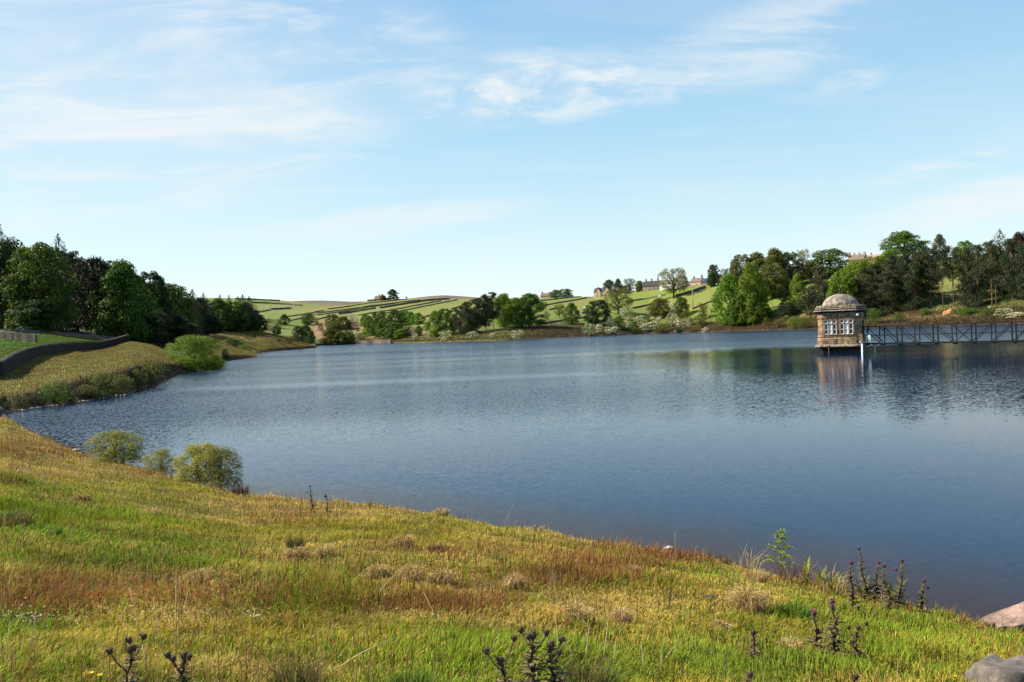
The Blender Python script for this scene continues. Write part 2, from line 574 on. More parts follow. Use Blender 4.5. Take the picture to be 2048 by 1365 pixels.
hy1, hz1 = hill(0.30, 0.02)
hy2, hz2 = hill(0.66, 0.03)
c8Y = np.where(far_mix > 0, wbY * (1 - far_mix) + hy1 * far_mix, wbY)
c8Z = np.where(far_mix > 0, wbZ * (1 - far_mix) + hz1 * far_mix, wbZ)
c9Y = np.where(far_mix > 0, weY * (1 - far_mix) + hy2 * far_mix, weY)
c9Z = np.where(far_mix > 0, weZ * (1 - far_mix) + hz2 * far_mix, weZ)

# hollow behind the first spit, and the valley floor at the head of the lake behind the second
def lin(k0y, k0z, k1y, k1z, f):
    return k0y + (k1y - k0y) * f, k0z + (k1z - k0z) * f


aY, aZ = lin(c8Y, c8Z, c9Y, c9Z, 0.45)
sp1 = np.clip((PX - 395) / 25, 0, 1) * (US < UJ2)
hoY = np.where(US < UJ1, 300 + (PX - 430) * 0.42, c8Y * 0.7 + c9Y * 0.3)
hoZ = np.where(US < UJ1, np.interp(PX, [395, 430, 484, 513], [5.0, 4.0, 1.6, 0.25]), c8Z * 0.6 + c9Z * 0.4)
aY, aZ = aY * (1 - sp1) + hoY * sp1, aZ * (1 - sp1) + hoZ * sp1
bY, bZ = lin(c9Y, c9Z, brY, brZ, 0.5)
sp2 = np.clip((PX - 440) / 60, 0, 1) * (US < UJ2)
vaY, vaZ = np.interp(PX, [440, 520, 590, 632], [615, 615, 630, 643]), np.interp(PX, [440, 520, 560, 632], [14, 8, 4.5, 0.9])
bY, bZ = bY * (1 - sp2) + vaY * sp2, bZ * (1 - sp2) + vaZ * sp2

foot = px_curve([(-400, 2.45), (1100, 2.4), (1500, 2.25), (2048, 2.0), (2600, 1.9)])
W = np.maximum(df - dn, 0)
bed = np.where(gapw < 1, 0.5 * (1 - gapw) - 1.2 * gapw * np.clip(W / 10, 0, 1), -np.clip(W * 0.03, 0.3, 2.5))
lipY = dn0 * 0.945
CY = [np.full_like(US, 0.5), np.full_like(US, 3.5), lipY, dn, dn + np.minimum(5, 0.3 * W), df - np.minimum(4, 0.3 * W), df, bkY, c8Y, aY, c9Y, bY, brY, brY * 1.1 + 10, lhY, lhY + 200, moY, moY * 1.5]
CZ = [foot + 0.05, foot, 0.18 + 0 * zsh, zsh - 0.03, bed, bed, zsh - 0.03, bkZ, c8Z, aZ, c9Z, bZ, brZ, brZ - 5, lhZ, lhZ - 25, moZ, moZ - 120]
CY, CZ = np.array(CY), np.array(CZ)
for k in range(1, len(CY)):
    CY[k] = np.maximum(CY[k], CY[k - 1] + 0.05)
NROW = [10, 110, 8, 5, 5, 4, 8, 34, 12, 12, 24, 24, 5, 16, 4, 10, 3]
SEGV = [0, 1, 2, 3, 4, 5, 6, 7, 8, 8.5, 9, 9.5, 10, 11, 12, 13, 14, 15]


def ground_noise(x, y):
    near = np.clip(1 - (y - 20) / 40, 0, 1)
    far = np.clip((y - 60) / 200, 0, 1)
    return near * (0.030 * snoise(x * 4.2, y * 4.2, 6, 2) + 0.045 * snoise(x * 1.7, y * 1.7, 1, 3) + 0.05 * snoise(x * 0.5, y * 0.5, 2, 2)) + (1 - near) * 0.16 * snoise(x * 0.25, y * 0.25, 3, 3) + far * 0.5 * snoise(x * 0.03, y * 0.03, 4, 3)


def low_mask(z, y):
    """calms the ground's unevenness on land that hardly rises above the water"""
    return np.where(y > 55, np.clip((z - 0.2) / 4.0, 0.04, 1), 1.0)


def wet_mask(u, y):
    """0 at and inside the water's edges, 1 away from them: keeps the shore lines exact"""
    n_, f_ = np.interp(u, US, CY[2]), np.interp(u, US, CY[6])
    lip = np.clip((n_ - y) / (0.08 * n_), 0, 1)
    bnk = np.clip((y - f_) / (0.05 * f_), 0, 1)
    return np.maximum(lip * (y < n_), bnk * (y > f_))


def base_height(u, y):
    """height of the ground at u = x / y, depth y (scalars)"""
    ys = [np.interp(u, US, CY[k]) for k in range(len(CY))]
    zs = [np.interp(u, US, CZ[k]) for k in range(len(CZ))]
    return float(np.interp(y, ys, zs))


def height(x, y):
    u = x / y
    return base_height(u, y) + float(ground_noise(np.array([x]), np.array([y]))[0] * wet_mask(u, np.array([y]))[0] * low_mask(base_height(u, y), y))


def heights(u, y):
    """vectorised height for arrays of u and y"""
    j = np.clip(np.searchsorted(US, u) - 1, 0, len(US) - 2)
    t = (u - US[j]) / (US[j + 1] - US[j])
    ys = CY[:, j] * (1 - t) + CY[:, j + 1] * t
    zs = CZ[:, j] * (1 - t) + CZ[:, j + 1] * t
    z = zs[0].copy()
    for k in range(len(CY) - 1):
        s = (y >= ys[k]) & (y <= ys[k + 1])
        tt = (y - ys[k]) / np.maximum(ys[k + 1] - ys[k], 1e-6)
        z = np.where(s, zs[k] + (zs[k + 1] - zs[k]) * tt, z)
    return z + ground_noise(u * y, y) * wet_mask(u, y) * low_mask(z, y)


def ground_at(px, py, ymin=55.0, ymax=2900.0):
    """point of the ground seen at a photo pixel, looking beyond depth ymin"""
    u, v = ray(px, py)
    ys = np.exp(np.linspace(math.log(ymin), math.log(ymax), 1500))
    zs = heights(np.full_like(ys, u), ys)
    hit = np.nonzero((EYE + v * ys) <= zs)[0]
    i = hit[0] if len(hit) else int(np.argmin((EYE + v * ys) - zs))
    y = ys[i]
    return Vector((u * y, y, zs[i]))


def ground_depth(px, y):
    u, _ = ray(px, 665 - (px - 1024) * 0.0384)
    return Vector((u * y, y, float(heights(np.array([u]), np.array([y]))[0])))


# rows
rowsY, rowsZ, seg = [], [], []
for k, n in enumerate(NROW):
    for i in range(n):
        t = i / n
        if k in (0, 1):
            y = CY[k] * (CY[k + 1] / CY[k]) ** t
        else:
            y = CY[k] + (CY[k + 1] - CY[k]) * t
        tt = (y - CY[k]) / (CY[k + 1] - CY[k])
        rowsY.append(y)
        rowsZ.append(CZ[k] + (CZ[k + 1] - CZ[k]) * tt)
        seg.append(SEGV[k] + (SEGV[k + 1] - SEGV[k]) * t)
rowsY.append(CY[-1]); rowsZ.append(CZ[-1]); seg.append(SEGV[-1])
GY, GZ = np.array(rowsY), np.array(rowsZ)
GU = np.broadcast_to(US, GY.shape)
GX = GU * GY
SEG = np.broadcast_to(np.array(seg)[:, None], GY.shape)
GZ = GZ + ground_noise(GX, GY) * wet_mask(GU, GY) * low_mask(GZ, GY)
gpx, gpy = project(GX, GY, GZ)


def sm(x, a, b):
    t = np.clip((x - a) / (b - a), 0, 1)
    return t * t * (3 - 2 * t)


def blob(px, py, cx, cy, rx, ry):
    return np.exp(-(((px - cx) / rx) ** 2 + ((py - cy) / ry) ** 2))


# cover of the near bank: weights for lush green, yellow-green, straw, red-brown (fixed patches on the ground)
LUSH = [(60, 1050, 190, 60, 1.1), (330, 1040, 150, 40, .5), (330, 1110, 200, 36, .6), (950, 1335, 260, 60, 1.1), (1700, 1310, 300, 70, .9), (1580, 1235, 60, 22, 1.4), (600, 1215, 110, 20, .5), (20, 1040, 60, 25, 1.6), (1800, 1240, 130, 30, .8), (880, 1300, 100, 40, .7), (30, 1270, 80, 30, .6), (990, 1130, 70, 16, .5), (1480, 1335, 140, 40, .5), (210, 1140, 100, 20, .6), (1190, 1300, 80, 30, .6)]
YELG = [(700, 1060, 300, 40, 1.2), (900, 1070, 200, 25, .9), (1250, 1115, 200, 20, 1.0), (1400, 1260, 260, 50, 1.2), (300, 980, 200, 30, .7), (1650, 1210, 200, 40, 1), (250, 1310, 300, 50, 1.0), (620, 1290, 160, 60, .9), (1800, 1330, 200, 60, .8), (400, 1080, 200, 30, .6)]
STRAW = [(560, 1010, 250, 26, 1.0), (800, 1020, 250, 22, 1.0), (1050, 1075, 160, 18, 1.0), (200, 935, 180, 22, .9), (60, 890, 100, 30, .9), (680, 1120, 200, 34, 1.1), (860, 1160, 150, 36, 1.3), (1150, 1235, 150, 24, 1.2), (520, 1030, 110, 24, .8), (1330, 1220, 200, 28, .9), (1500, 1200, 90, 35, 1.1), (400, 1180, 200, 24, .7), (200, 1330, 200, 30, .7), (560, 1350, 160, 26, .8), (1600, 1300, 90, 22, .7), (300, 1240, 220, 18, .6), (760, 1240, 130, 18, .6)]
REDB = [(150, 1190, 170, 24, 1.1), (430, 1195, 150, 22, 1.0), (60, 1222, 130, 20, .8), (560, 1032, 80, 18, 1.3), (1220, 1122, 130, 20, 1.5), (1110, 1160, 150, 22, 1.1), (1330, 1112, 80, 12, 1.2), (660, 1212, 150, 18, .9), (880, 1214, 130, 20, .9), (60, 900, 130, 18, 1.2), (330, 945, 90, 12, .9), (1390, 1118, 50, 10, .9), (930, 1110, 80, 14, .8), (1960, 1245, 60, 20, .6), (760, 1090, 110, 16, .5), (280, 1165, 70, 14, .7), (740, 1180, 90, 14, .6)]


def cover(x, y, z):
    px, py = project(x, y, z)
    n1, n2 = snoise(x * 0.9, y * 0.9, 21, 4), snoise(x * 0.9, y * 0.9, 22, 4)
    n3, n4 = snoise(x * 2.8, y * 2.8, 23, 3), snoise(x * 2.8, y * 2.8, 24, 3)

    def f(L):
        return sum(b[4] * blob(px, py, *b[:4]) for b in L)
    n5, n6 = snoise(x * 1.6, y * 1.6, 25, 4), snoise(x * 1.6, y * 1.6, 26, 4)
    wl = 0.27 + f(LUSH) * (0.8 + 0.6 * n5) + 0.40 * n1 + 0.40 * n3
    wy = 0.55 + f(YELG) - 0.15 * n1 + 0.35 * n4 - 0.2 * n5
    e_ = np.clip((y / np.interp(x / y, US, CY[3]) - .86) / .1, 0, 1)
    ws = 0.42 + .5 * e_ + 1.2 * f(STRAW) * (0.9 + 0.6 * n6) + 0.45 * n2 + 0.45 * n4
    wr = 0.12 + e_ * np.clip(.3 + .9 * n6, 0, 2) + 1.45 * f(REDB) * (0.75 + 0.9 * n6) - 0.30 * n2 + 0.45 * n3
    Wt = np.clip(np.stack([wl, wy, ws, wr], -1), 0.02, None)
    Wt = Wt ** 1.6
    return Wt / Wt.sum(-1, keepdims=True)


CPAL = np.array([(0.060, 0.100, 0.010), (0.170, 0.155, 0.018), (0.260, 0.175, 0.045), (0.110, 0.050, 0.016)])


def lerp(a, b, t):
    return a * (1 - t[..., None]) + b * t[..., None]


def C(*rgb):
    return np.array(rgb, float)


# --- ground colours (the colour of what grows there)
colr = np.zeros(GY.shape + (3,))
nzA, nzB = snoise(GX * 0.05, GY * 0.05, 31, 4), snoise(GX * 0.02, GY * 0.02, 32, 4)
nzC = snoise(GX * 0.35, GY * 0.35, 33, 4)
nearm = SEG < 3.2
cov = cover(GX[:150], GY[:150], GZ[:150]) @ CPAL
nr = min(150, len(GY))
colr[:nr] = cov * 0.55
# left bank
gold, brown, heath = C(.18, .14, .032), C(.15, .11, .03), C(.055, .035, .016)
lush, olive = C(.045, .105, .008), C(.13, .13, .026)
leftc = lerp(np.broadcast_to(gold, colr.shape), olive, np.clip(.5 + .5 * nzC, 0, 1))
leftc = lerp(leftc, brown, np.clip(.5 * nzA + .35 * nzC, 0, .8))
bankm = sm(SEG, 7.9, 7.0)
leftc = lerp(leftc, heath, np.clip(sm(SEG, 7.2, 6.95) * .9 + .9 * sm(gpx, 280, 330) * (SEG < 8.2) * (gpx < 400), 0, 1))
# field beyond the stone wall
leftc = np.where(((SEG > 8.0) & (gpx < 400))[..., None], lerp(np.broadcast_to(lush, colr.shape), C(.065, .11, .012), np.clip(.4 + .4 * nzC, 0, 1)), leftc)
# under the wood
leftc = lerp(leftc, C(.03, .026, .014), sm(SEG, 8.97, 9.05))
# spit in the middle distance
spit = (gpx > 400)
leftc = np.where((spit & (SEG < 9.0))[..., None], lerp(np.broadcast_to(C(.16, .15, .035), colr.shape), C(.20, .15, .06), np.clip(.45 + .6 * nzC, 0, 1)), leftc)
leftc = np.where((spit & (SEG < 7.25))[..., None], heath, leftc)
# far hillside
fg1, fg2, fg3 = C(.118, .165, .028), C(.17, .185, .035), C(.21, .19, .06)
farc = lerp(np.broadcast_to(fg1, colr.shape), fg2, np.clip(.5 + .6 * nzB, 0, 1))
hue = np.clip(.5 + .5 * np.sin(SEG * 9.0 + 3 * snoise(GX * .004, GY * .004, 35, 2)), 0, 1)
farc = lerp(farc, fg3, hue * .55 * (gpx < 960) * sm(gpx, 560, 640))
farc = lerp(farc, C(.145, .195, .026), sm(gpx, 1060, 1240) * .8)
farc = lerp(farc, C(.22, .17, .07), np.clip(nzA, 0, .35))
farc = lerp(farc, C(.16, .17, .045), .8 * blob(gpx, gpy, 600, 615, 60, 30) * (SEG > 10.5))
rust, heath2 = C(.22, .12, .06), C(.07, .04, .022)
farc = lerp(farc, C(.27, .165, .085), np.clip(1.6 * blob(gpx, gpy, 642, 662, 16, 16) + 1.3 * blob(gpx, gpy, 705, 655, 22, 9), 0, .95))
farc = lerp(farc, C(.10, .15, .02), np.clip(1.6 * blob(gpx, gpy, 590, 650, 24, 9), 0, .9))
farc = lerp(farc, C(.30, .21, .10), np.clip(1.2 * blob(gpx, gpy, 758, 676, 12, 8) + blob(gpx, gpy, 850, 668, 14, 8), 0, .8))
lower = sm(SEG, 7.5, 7.05)
farc = lerp(farc, C(.15, .12, .045), lower * .7)
farc = lerp(farc, heath2, np.clip(1.6 * blob(gpx, gpy, 1130, 658, 55, 9) + 1.2 * blob(gpx, gpy, 820, 668, 22, 12) + .9 * lower * (gpx > 1050) * np.clip(.6 + nzA, 0, 1), 0, .95))
farc = lerp(farc, heath2, sm(SEG, 7.0, 6.6) * sm(gpx, 1000, 1100))
farc = lerp(farc, C(.24, .16, .075), np.clip(1.4 * blob(gpx, gpy, 1820, 630, 70, 8) * (gpx > 1700) + blob(gpx, gpy, 1905, 622, 14, 10) + blob(gpx, gpy, 1620, 634, 40, 5), 0, .9) * (SEG < 8.3))
wood_r = sm(gpx, 1640, 1720) * sm(gpy, 560, 590) * (SEG > 7.15)
farc = lerp(farc, C(.10, .10, .03), wood_r * .5)
farc = farc * 0.86
isfar = (GU >= UJ2) | (SEG >= 9.35)
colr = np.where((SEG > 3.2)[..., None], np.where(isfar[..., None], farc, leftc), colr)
# moor
mo = sm(SEG, 12.6, 13.2)
colr = lerp(colr, lerp(np.broadcast_to(C(.105, .078, .062), colr.shape), C(.14, .115, .06), np.clip(.4 + .8 * nzB, 0, 1)), mo)
# lake bed and wet margin
wet = (SEG > 2.95) & (SEG < 6.0)
colr = np.where(wet[..., None], C(.07, .042, .03), colr)
M['ground'] = mat_attr('ground', 'col', 0.95, 0.0, 0.9, 0.32, 0.5, 2.5)
nr_, nc_ = GY.shape
idx = np.arange(nr_ * nc_).reshape(nr_, nc_)
keepc = (US[1:] - US[:-1]) > 1e-6                       # no faces across the two breaks
quads = np.stack([idx[:-1, :-1], idx[:-1, 1:], idx[1:, 1:], idx[1:, :-1]], -1)[:, keepc].reshape(-1, 4)
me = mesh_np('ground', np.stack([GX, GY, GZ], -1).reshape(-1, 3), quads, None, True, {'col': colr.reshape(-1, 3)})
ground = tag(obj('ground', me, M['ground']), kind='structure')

# ------------------------------------------------------------------ water
m, t, out = new_mat('water')
geo = t.n('ShaderNodeNewGeometry').outputs['Position']
sp = t.n('ShaderNodeSeparateXYZ', ins={0: geo})
# ripples as surface slopes, several wave lengths; rough water and calm lanes alternate in large streaks
lanes = t.noise(t.scale(geo, (0.006, 0.030, 1)), 1.0, 3, 0.5, Distortion=0.4)
calm = t.rng(lanes, 0.40, 0.60)
dist = t.vmath('LENGTH', geo)
west = t.rng(sp.outputs[0], 24.0, -4.0)                     # the breeze reaches the western part, the tower lies in the lee
breeze = t.math('MULTIPLY_ADD', west, 0.70, 0.16)
nearc = t.rng(dist, 28.0, 60.0)
far_ = t.rng(dist, 115.0, 190.0)
a1 = t.math('MULTIPLY', t.math('MULTIPLY_ADD', far_, 0.45, t.math('MULTIPLY_ADD', calm, 0.58, 0.42)), t.math('MULTIPLY', t.math('MAXIMUM', breeze, far_), t.math('MULTIPLY_ADD', nearc, 0.9, 0.10)))


def slopes(scale, vecscale, detail=2):
    nz = t.n('ShaderNodeTexNoise', ins={'Vector': t.scale(geo, vecscale), 'Scale': scale, 'Detail': detail, 'Roughness': 0.6})
    return t.vmath('SUBTRACT', nz.outputs['Color'], (0.5, 0.5, 0.5))


s1 = slopes(1.6, (0.8, 1.3, 1))
s2 = slopes(7.5, (0.9, 1.2, 1))
s3 = slopes(0.35, (0.6, 1.6, 1))
small = t.n('ShaderNodeVectorMath', operation='SCALE', ins={0: s2, 'Scale': 1.15})
mid = t.n('ShaderNodeVectorMath', operation='SCALE', ins={0: s1, 'Scale': 0.26})
big = t.n('ShaderNodeVectorMath', operation='SCALE', ins={0: s3, 'Scale': 0.02})
sw = t.vmath('ADD', t.vmath('ADD', small.outputs[0], mid.outputs[0]), big.outputs[0])
sw = t.n('ShaderNodeVectorMath', operation='SCALE', ins={0: sw, 'Scale': a1}).outputs[0]
# the small waves lean before the breeze, so their steeper faces look down the lake
leanw = t.math('MULTIPLY', t.math('MAXIMUM', t.math('MULTIPLY', west, 0.45), far_), t.math('MULTIPLY', nearc, -0.085))
sw = t.vmath('ADD', sw, t.n('ShaderNodeCombineXYZ', ins={1: leanw}).outputs[0])
sw = t.vmath('MULTIPLY', sw, (1.0, 1.0, 0.0))
nrm = t.vmath('NORMALIZE', t.vmath('ADD', sw, (0, 0, 1)))
depth = t.n('ShaderNodeAttribute', attribute_name='shore').outputs['Fac']
body = t.mix(t.rng(depth, 0.0, 4.5), (0.022, 0.011, 0.009), (0.0015, 0.0145, 0.044))
p = t.n('ShaderNodeBsdfPrincipled', ins={'Base Color': body, 'Roughness': 0.035, 'IOR': 1.15, 'Normal': nrm})
t.put(out, 0, p.outputs[0])
M['water'] = m
# sheet with a 'shore' attribute: metres to the near waterline
wu = np.linspace(-0.75, 1.5, 240)
wt_ = np.linspace(0, 1, 60) ** 2.2
wn = np.interp(wu, US, CY[2]) * 0.99
wf = np.maximum(np.interp(wu, US, CY[7]), wn + 1)
wf = np.where(wu < U0, wn + 0.5, wf)
WY = wn[None, :] + (wf - wn)[None, :] * wt_[:, None]
WX = WY * wu[None, :]
shore = (WY - np.interp(wu, US, CY[3])[None, :])
idx = np.arange(WY.size).reshape(WY.shape)
quads = np.stack([idx[:-1, :-1], idx[:-1, 1:], idx[1:, 1:], idx[1:, :-1]], -1).reshape(-1, 4)
wz = np.where(np.broadcast_to(wu[None, :], WY.shape) < U0, -3.0, 0.0)
me = mesh_np('water', np.stack([WX, WY, wz], -1).reshape(-1, 3), quads, None, True, {'shore': shore.ravel()})
tag(obj('water', me, M['water']), kind='structure')
# ------------------------------------------------------------------ tree kit
# every tree is an Empty at its foot with a trunk and a crown; the shapes are unit sized (height 1, crown width 1)


def leaf_quads(c, nrm, size, rng, aspect=0.62):
    """rhombic leaf (cluster) faces: centres c, normals nrm, half length size"""
    n = len(c)
    nrm = nrm / np.maximum(np.linalg.norm(nrm, axis=1, keepdims=True), 1e-6)
    r = rng.normal(size=(n, 3))
    a = np.cross(nrm, r)
    a /= np.maximum(np.linalg.norm(a, axis=1, keepdims=True), 1e-6)
    b = np.cross(nrm, a)
    s = np.asarray(size).reshape(-1, 1)
    v = np.stack([c - a * s, c - b * s * aspect, c + a * s, c + b * s * aspect], 1)
    v += nrm[:, None, :] * (np.array([-.15, .1, -.15, .1])[None, :, None] * s[:, None, :])
    return v.reshape(-1, 3), np.arange(4 * n).reshape(n, 4)


def leaf_mesh(name, c, nrm, size, rng, v=None, aspect=0.62):
    vs, q = leaf_quads(c, nrm, size, rng, aspect)
    vv = rng.uniform(0, 1, len(c)) if v is None else v
    return mesh_np(name, vs, q, None, False, {'v': np.repeat(vv, 4)})


def sph(rng, n):
    d = rng.normal(size=(n, 3))
    return d / np.linalg.norm(d, axis=1, keepdims=True)


def lobes_broad(rng, k, base, shape, lob):
    """lobe centres spread through an uneven dome; shape(z) gives the relative radius"""
    out = []
    for i in range(k):
        t = (i + rng.uniform()) / k
        a = i * 2.39996 + rng.normal(0, 0.35)
        r = rng.uniform(*lob)
        z = base + r * 0.5 + (1 - base - r * 1.1) * t
        rr = shape(np.clip((z - base) / (1 - base), 0, 1)) * 0.5 * rng.uniform(0.86, 1.06)
        q = max(0.0, rr - r * 0.75) * (1.0 if rng.uniform() < 0.72 else rng.uniform(0.1, 0.8))
        out.append((q * math.cos(a), q * math.sin(a), z, r))
    return np.array(out)


def fit_unit(c, L, low):
    """stretch a crown so that it fills width 1 and height low..1"""
    w_ = np.percentile(np.hypot(c[:, 0], c[:, 1]), 97)
    c[:, :2] *= 0.5 / w_
    L[:, :2] *= 0.5 / w_
    z0, z1 = np.percentile(c[:, 2], 0.5), np.percentile(c[:, 2], 99.7)
    c[:, 2] = low + (c[:, 2] - z0) * (1 - low) / (z1 - z0)
    L[:, 2] = low + (L[:, 2] - z0) * (1 - low) / (z1 - z0)
    return c, L


def crown_broad(name, seed, base=0.1, k=46, per=150, lob=(0.10, 0.19), size=(0.014, 0.026), shape=None, flat=0.75, v_spread=0.35, hang=0.0):
    rng = np.random.default_rng(seed)
    shape = shape or (lambda s: math.sqrt(max(0.02, 1 - ((s - 0.42) / 0.60) ** 2)))
    L = lobes_broad(rng, k, base, shape, lob)
    cs, ns, vs = [], [], []
    for x, y, z, r in L:
        n = int(per * (r / lob[1]) ** 2)
        d = sph(rng, n)
        d[:, 2] = np.where(d[:, 2] < -0.45, -d[:, 2], d[:, 2])
        rad = r * rng.uniform(0.62, 1.08, (n, 1))
        p = np.array([x, y, z]) + d * rad * np.array([1.12, 1.12, flat])
        p[:, 2] -= hang * r * rng.uniform(0, 1, n) ** 2
        cs.append(p)
        ns.append(d + 0.55 * rng.normal(size=(n, 3)) + np.array([0, 0, 0.35]))
        vs.append(np.clip(rng.normal(0.5 + rng.normal(0, 0.14), v_spread * 0.5, n), 0, 1))
    c, nn, v = np.concatenate(cs), np.concatenate(ns), np.concatenate(vs)
    c, L = fit_unit(c, L, base * 0.6)
    return leaf_mesh(name, c, nn, rng.uniform(size[0], size[1], len(c)), rng, v), L


def trunk_mesh(name, L, seed, th=0.5, r0=0.03, limbs=10, n=6, wob=0.02):
    """tapered trunk with limbs reaching into the crown's lobes"""
    rng = np.random.default_rng(seed)
    mb = MB()
    pts, rad = [], []
    for i in range(6):
        t = i / 5
        pts.append((rng.normal(0, wob) * t, rng.normal(0, wob) * t, -0.03 + (th + 0.03) * t))
        rad.append(r0 * (1.35 if i == 0 else 1 - 0.6 * t))
    mb.tube(pts, rad, n)
    sel = rng.choice(len(L), min(limbs, len(L)), replace=False)
    for i in sel:
        x, y, z, r = L[i]
        t0 = min(0.95, max(0.3, (z - 0.15) / th * rng.uniform(0.5, 0.8)))
        p0 = np.array([np.interp(t0, np.linspace(0, 1, 6), [p[j] for p in pts]) for j in range(3)])
        p1 = np.array([x, y, z])
        mid_ = p0 * 0.5 + p1 * 0.5 + np.array([0, 0, 0.05]) * (1 if z > p0[2] else -0.5)
        rr = r0 * 0.42
        mb.tube([p0, mid_, p1], [rr, rr * 0.7, rr * 0.3], 5)
    return mb.mesh(name, True)


def crown_pine(name, seed, base=0.3, k=34, per=150, bare=False):
    """Scots pine: flattened dark needle pads on an uneven crown"""
    rng = np.random.default_rng(seed)
    cs, ns, vs, L = [], [], [], []
    for i in range(k):
        s = (i + rng.uniform(0, 1)) / k
        z = base + (1 - base) * s
        rr = 0.5 * math.sqrt(max(0.05, 1 - ((s - 0.38) / 0.66) ** 2)) * rng.uniform(0.6, 1.05)
        a = rng.uniform(0, 6.283)
        r = rng.uniform(0.10, 0.20) * (1 - 0.45 * s)
        q = max(0, rr * math.sqrt(rng.uniform(0.1, 1)) - r * 0.5)
        L.append((q * math.cos(a), q * math.sin(a), z, r))
        n = int(per * (r / 0.2))
        d = sph(rng, n)
        rad = r * rng.uniform(0.3, 1.15, (n, 1))
        p = np.array(L[-1][:3]) + d * rad * np.array([1.25, 1.25, 0.42])
        cs.append(p)
        ns.append(d * 0.5 + rng.normal(size=(n, 3)) * 0.7 + np.array([0, 0, 0.3]))
        vs.append(np.clip(rng.normal(0.45 + rng.normal(0, 0.16), 0.2, n), 0, 1))
    c, L = fit_unit(np.concatenate(cs), np.array(L), base - 0.03)
    return leaf_mesh(name, c, np.concatenate(ns), rng.uniform(0.012, 0.027, len(c)), rng, np.concatenate(vs), 0.45), np.array(L)


def crown_spruce(name, seed, base=0.06, tiers=26, wid=0.5, per=26):
    """spruce: whorls of drooping branches on a cone"""
    rng = np.random.default_rng(seed)
    cs, ns, vs, L = [], [], [], []
    for i in range(tiers):
        s = i / (tiers - 1)
        z = base + (1 - base) * s
        R0 = wid * min(1.0, (1 - s) * 4.2) ** 0.85 * (0.6 + 0.4 * (1 - s)) + 0.012
        nb = max(4, int(9 * (1 - s) + 4))
        a0 = rng.uniform(0, 6.28)
        for b in range(nb):
            a = a0 + 6.283 * b / nb + rng.normal(0, 0.2)
            RR = R0 * rng.uniform(0.7, 1.12)
            n = max(6, int(per * (RR / wid + 0.25)))
            tt = np.sqrt(rng.uniform(0.02, 1, n))
            sp_ = 0.16 * RR * (1.1 - tt)
            x = RR * tt * math.cos(a) + rng.normal(0, 1, n) * sp_ * abs(math.sin(a)) + rng.normal(0, .008, n)
            y = RR * tt * math.sin(a) + rng.normal(0, 1, n) * sp_ * abs(math.cos(a)) + rng.normal(0, .008, n)
            zz = z - 0.16 * RR * tt + 0.10 * RR * tt ** 3 + rng.normal(0, 0.007, n)
            cs.append(np.stack([x, y, zz], 1))
            ns.append(np.stack([0.5 * np.cos(a) + rng.normal(0, .5, n), 0.5 * np.sin(a) + rng.normal(0, .5, n), 0.7 + rng.normal(0, .4, n)], 1))
            vs.append(np.clip(rng.normal(0.4 + 0.25 * tt, 0.15), 0, 1))
        L.append((0, 0, z, 0.02))
    c = np.concatenate(cs)
    c[:, 2] = np.clip(c[:, 2], 0.01, 1.0)
    return leaf_mesh(name, c, np.concatenate(ns), rng.uniform(0.010, 0.022, len(c)), rng, np.concatenate(vs), 0.4), np.array(L)


def blossom_on(name, L, seed, n=900, size=(0.012, 0.024), top=0.2):
    rng = np.random.default_rng(seed)
    cs, ns = [], []
    pick = [l for l in L if rng.uniform() < 0.75]
    for x, y, z, r in pick:
        m_ = int(n / len(pick))
        d = sph(rng, m_)
        d[:, 2] = np.abs(d[:, 2]) - top
        p = np.array([x, y, z]) + d * r * np.array([1.18, 1.18, 0.85]) * rng.uniform(0.98, 1.16, (m_, 1))
        keep = snoise(p[:, 0] * 26, p[:, 1] * 26 + p[:, 2] * 31, seed, 2) > 0.0
        cs.append(p[keep])
        ns.append((d + 0.4 * rng.normal(size=d.shape))[keep])
    c = np.concatenate(cs)
    return leaf_mesh(name, c, np.concatenate(ns), rng.uniform(size[0], size[1], len(c)), rng, None, 0.9)


KIT = {}


def kit(kind, crown, L, th=0.5, r0=0.03, limbs=10, bark='bark', leaf='leaf', seed=1, blossom=None, wob=0.02):
    KIT.setdefault(kind, []).append(dict(crown=crown, trunk=trunk_mesh(kind + '_trunk', L, seed, th, r0, limbs, 6, wob), bark=bark, leaf=leaf, blossom=blossom))


dome = lambda s: math.sqrt(max(0.03, 1 - ((s - 0.40) / 0.62) ** 2))
wide = lambda s: math.sqrt(max(0.03, 1 - ((s - 0.30) / 0.72) ** 2)) * (0.9 + 0.1 * math.cos(9 * s))
tall = lambda s: math.sqrt(max(0.03, 1 - ((s - 0.38) / 0.64) ** 2)) * (0.85 + 0.15 * math.sin(13 * s))
egg = lambda s: max(0.12, (1 - abs(s - 0.36) ** 1.7 * 2.0))
for i, (shp, k_, lb, base_) in enumerate([(dome, 60, (.09, .17), .07), (wide, 66, (.08, .16), .06), (tall, 70, (.08, .15), .06), (egg, 60, (.08, .16), .07), (dome, 78, (.07, .14), .10)]):
    cr, L = crown_broad('broadleaf_crown', 100 + i, base_, k_, 300, lb, (0.013, 0.024), shp, 0.66)
    kit('broad', cr, L, 0.62, 0.028, 12, seed=20 + i)
for i in range(3):
    cr, L = crown_broad('sparse_crown', 140 + i, 0.26, 52, 210, (.07, .14), (0.010, 0.018), (lambda s: math.sqrt(max(0.03, 1 - ((s - 0.5) / 0.56) ** 2))), 0.7)
    kit('sparse', cr, L, 0.72, 0.030, 30, seed=40 + i, wob=0.035)
for i in range(5):
    cr, L = crown_pine('pine_crown', 160 + i, (0.26, 0.18, 0.30, 0.08, 0.05)[i], (52, 60, 48, 66, 70)[i], 230)
    kit('pine', cr, L, 0.93, 0.019, 16, 'pine_bark', 'needle', seed=60 + i, wob=0.012)
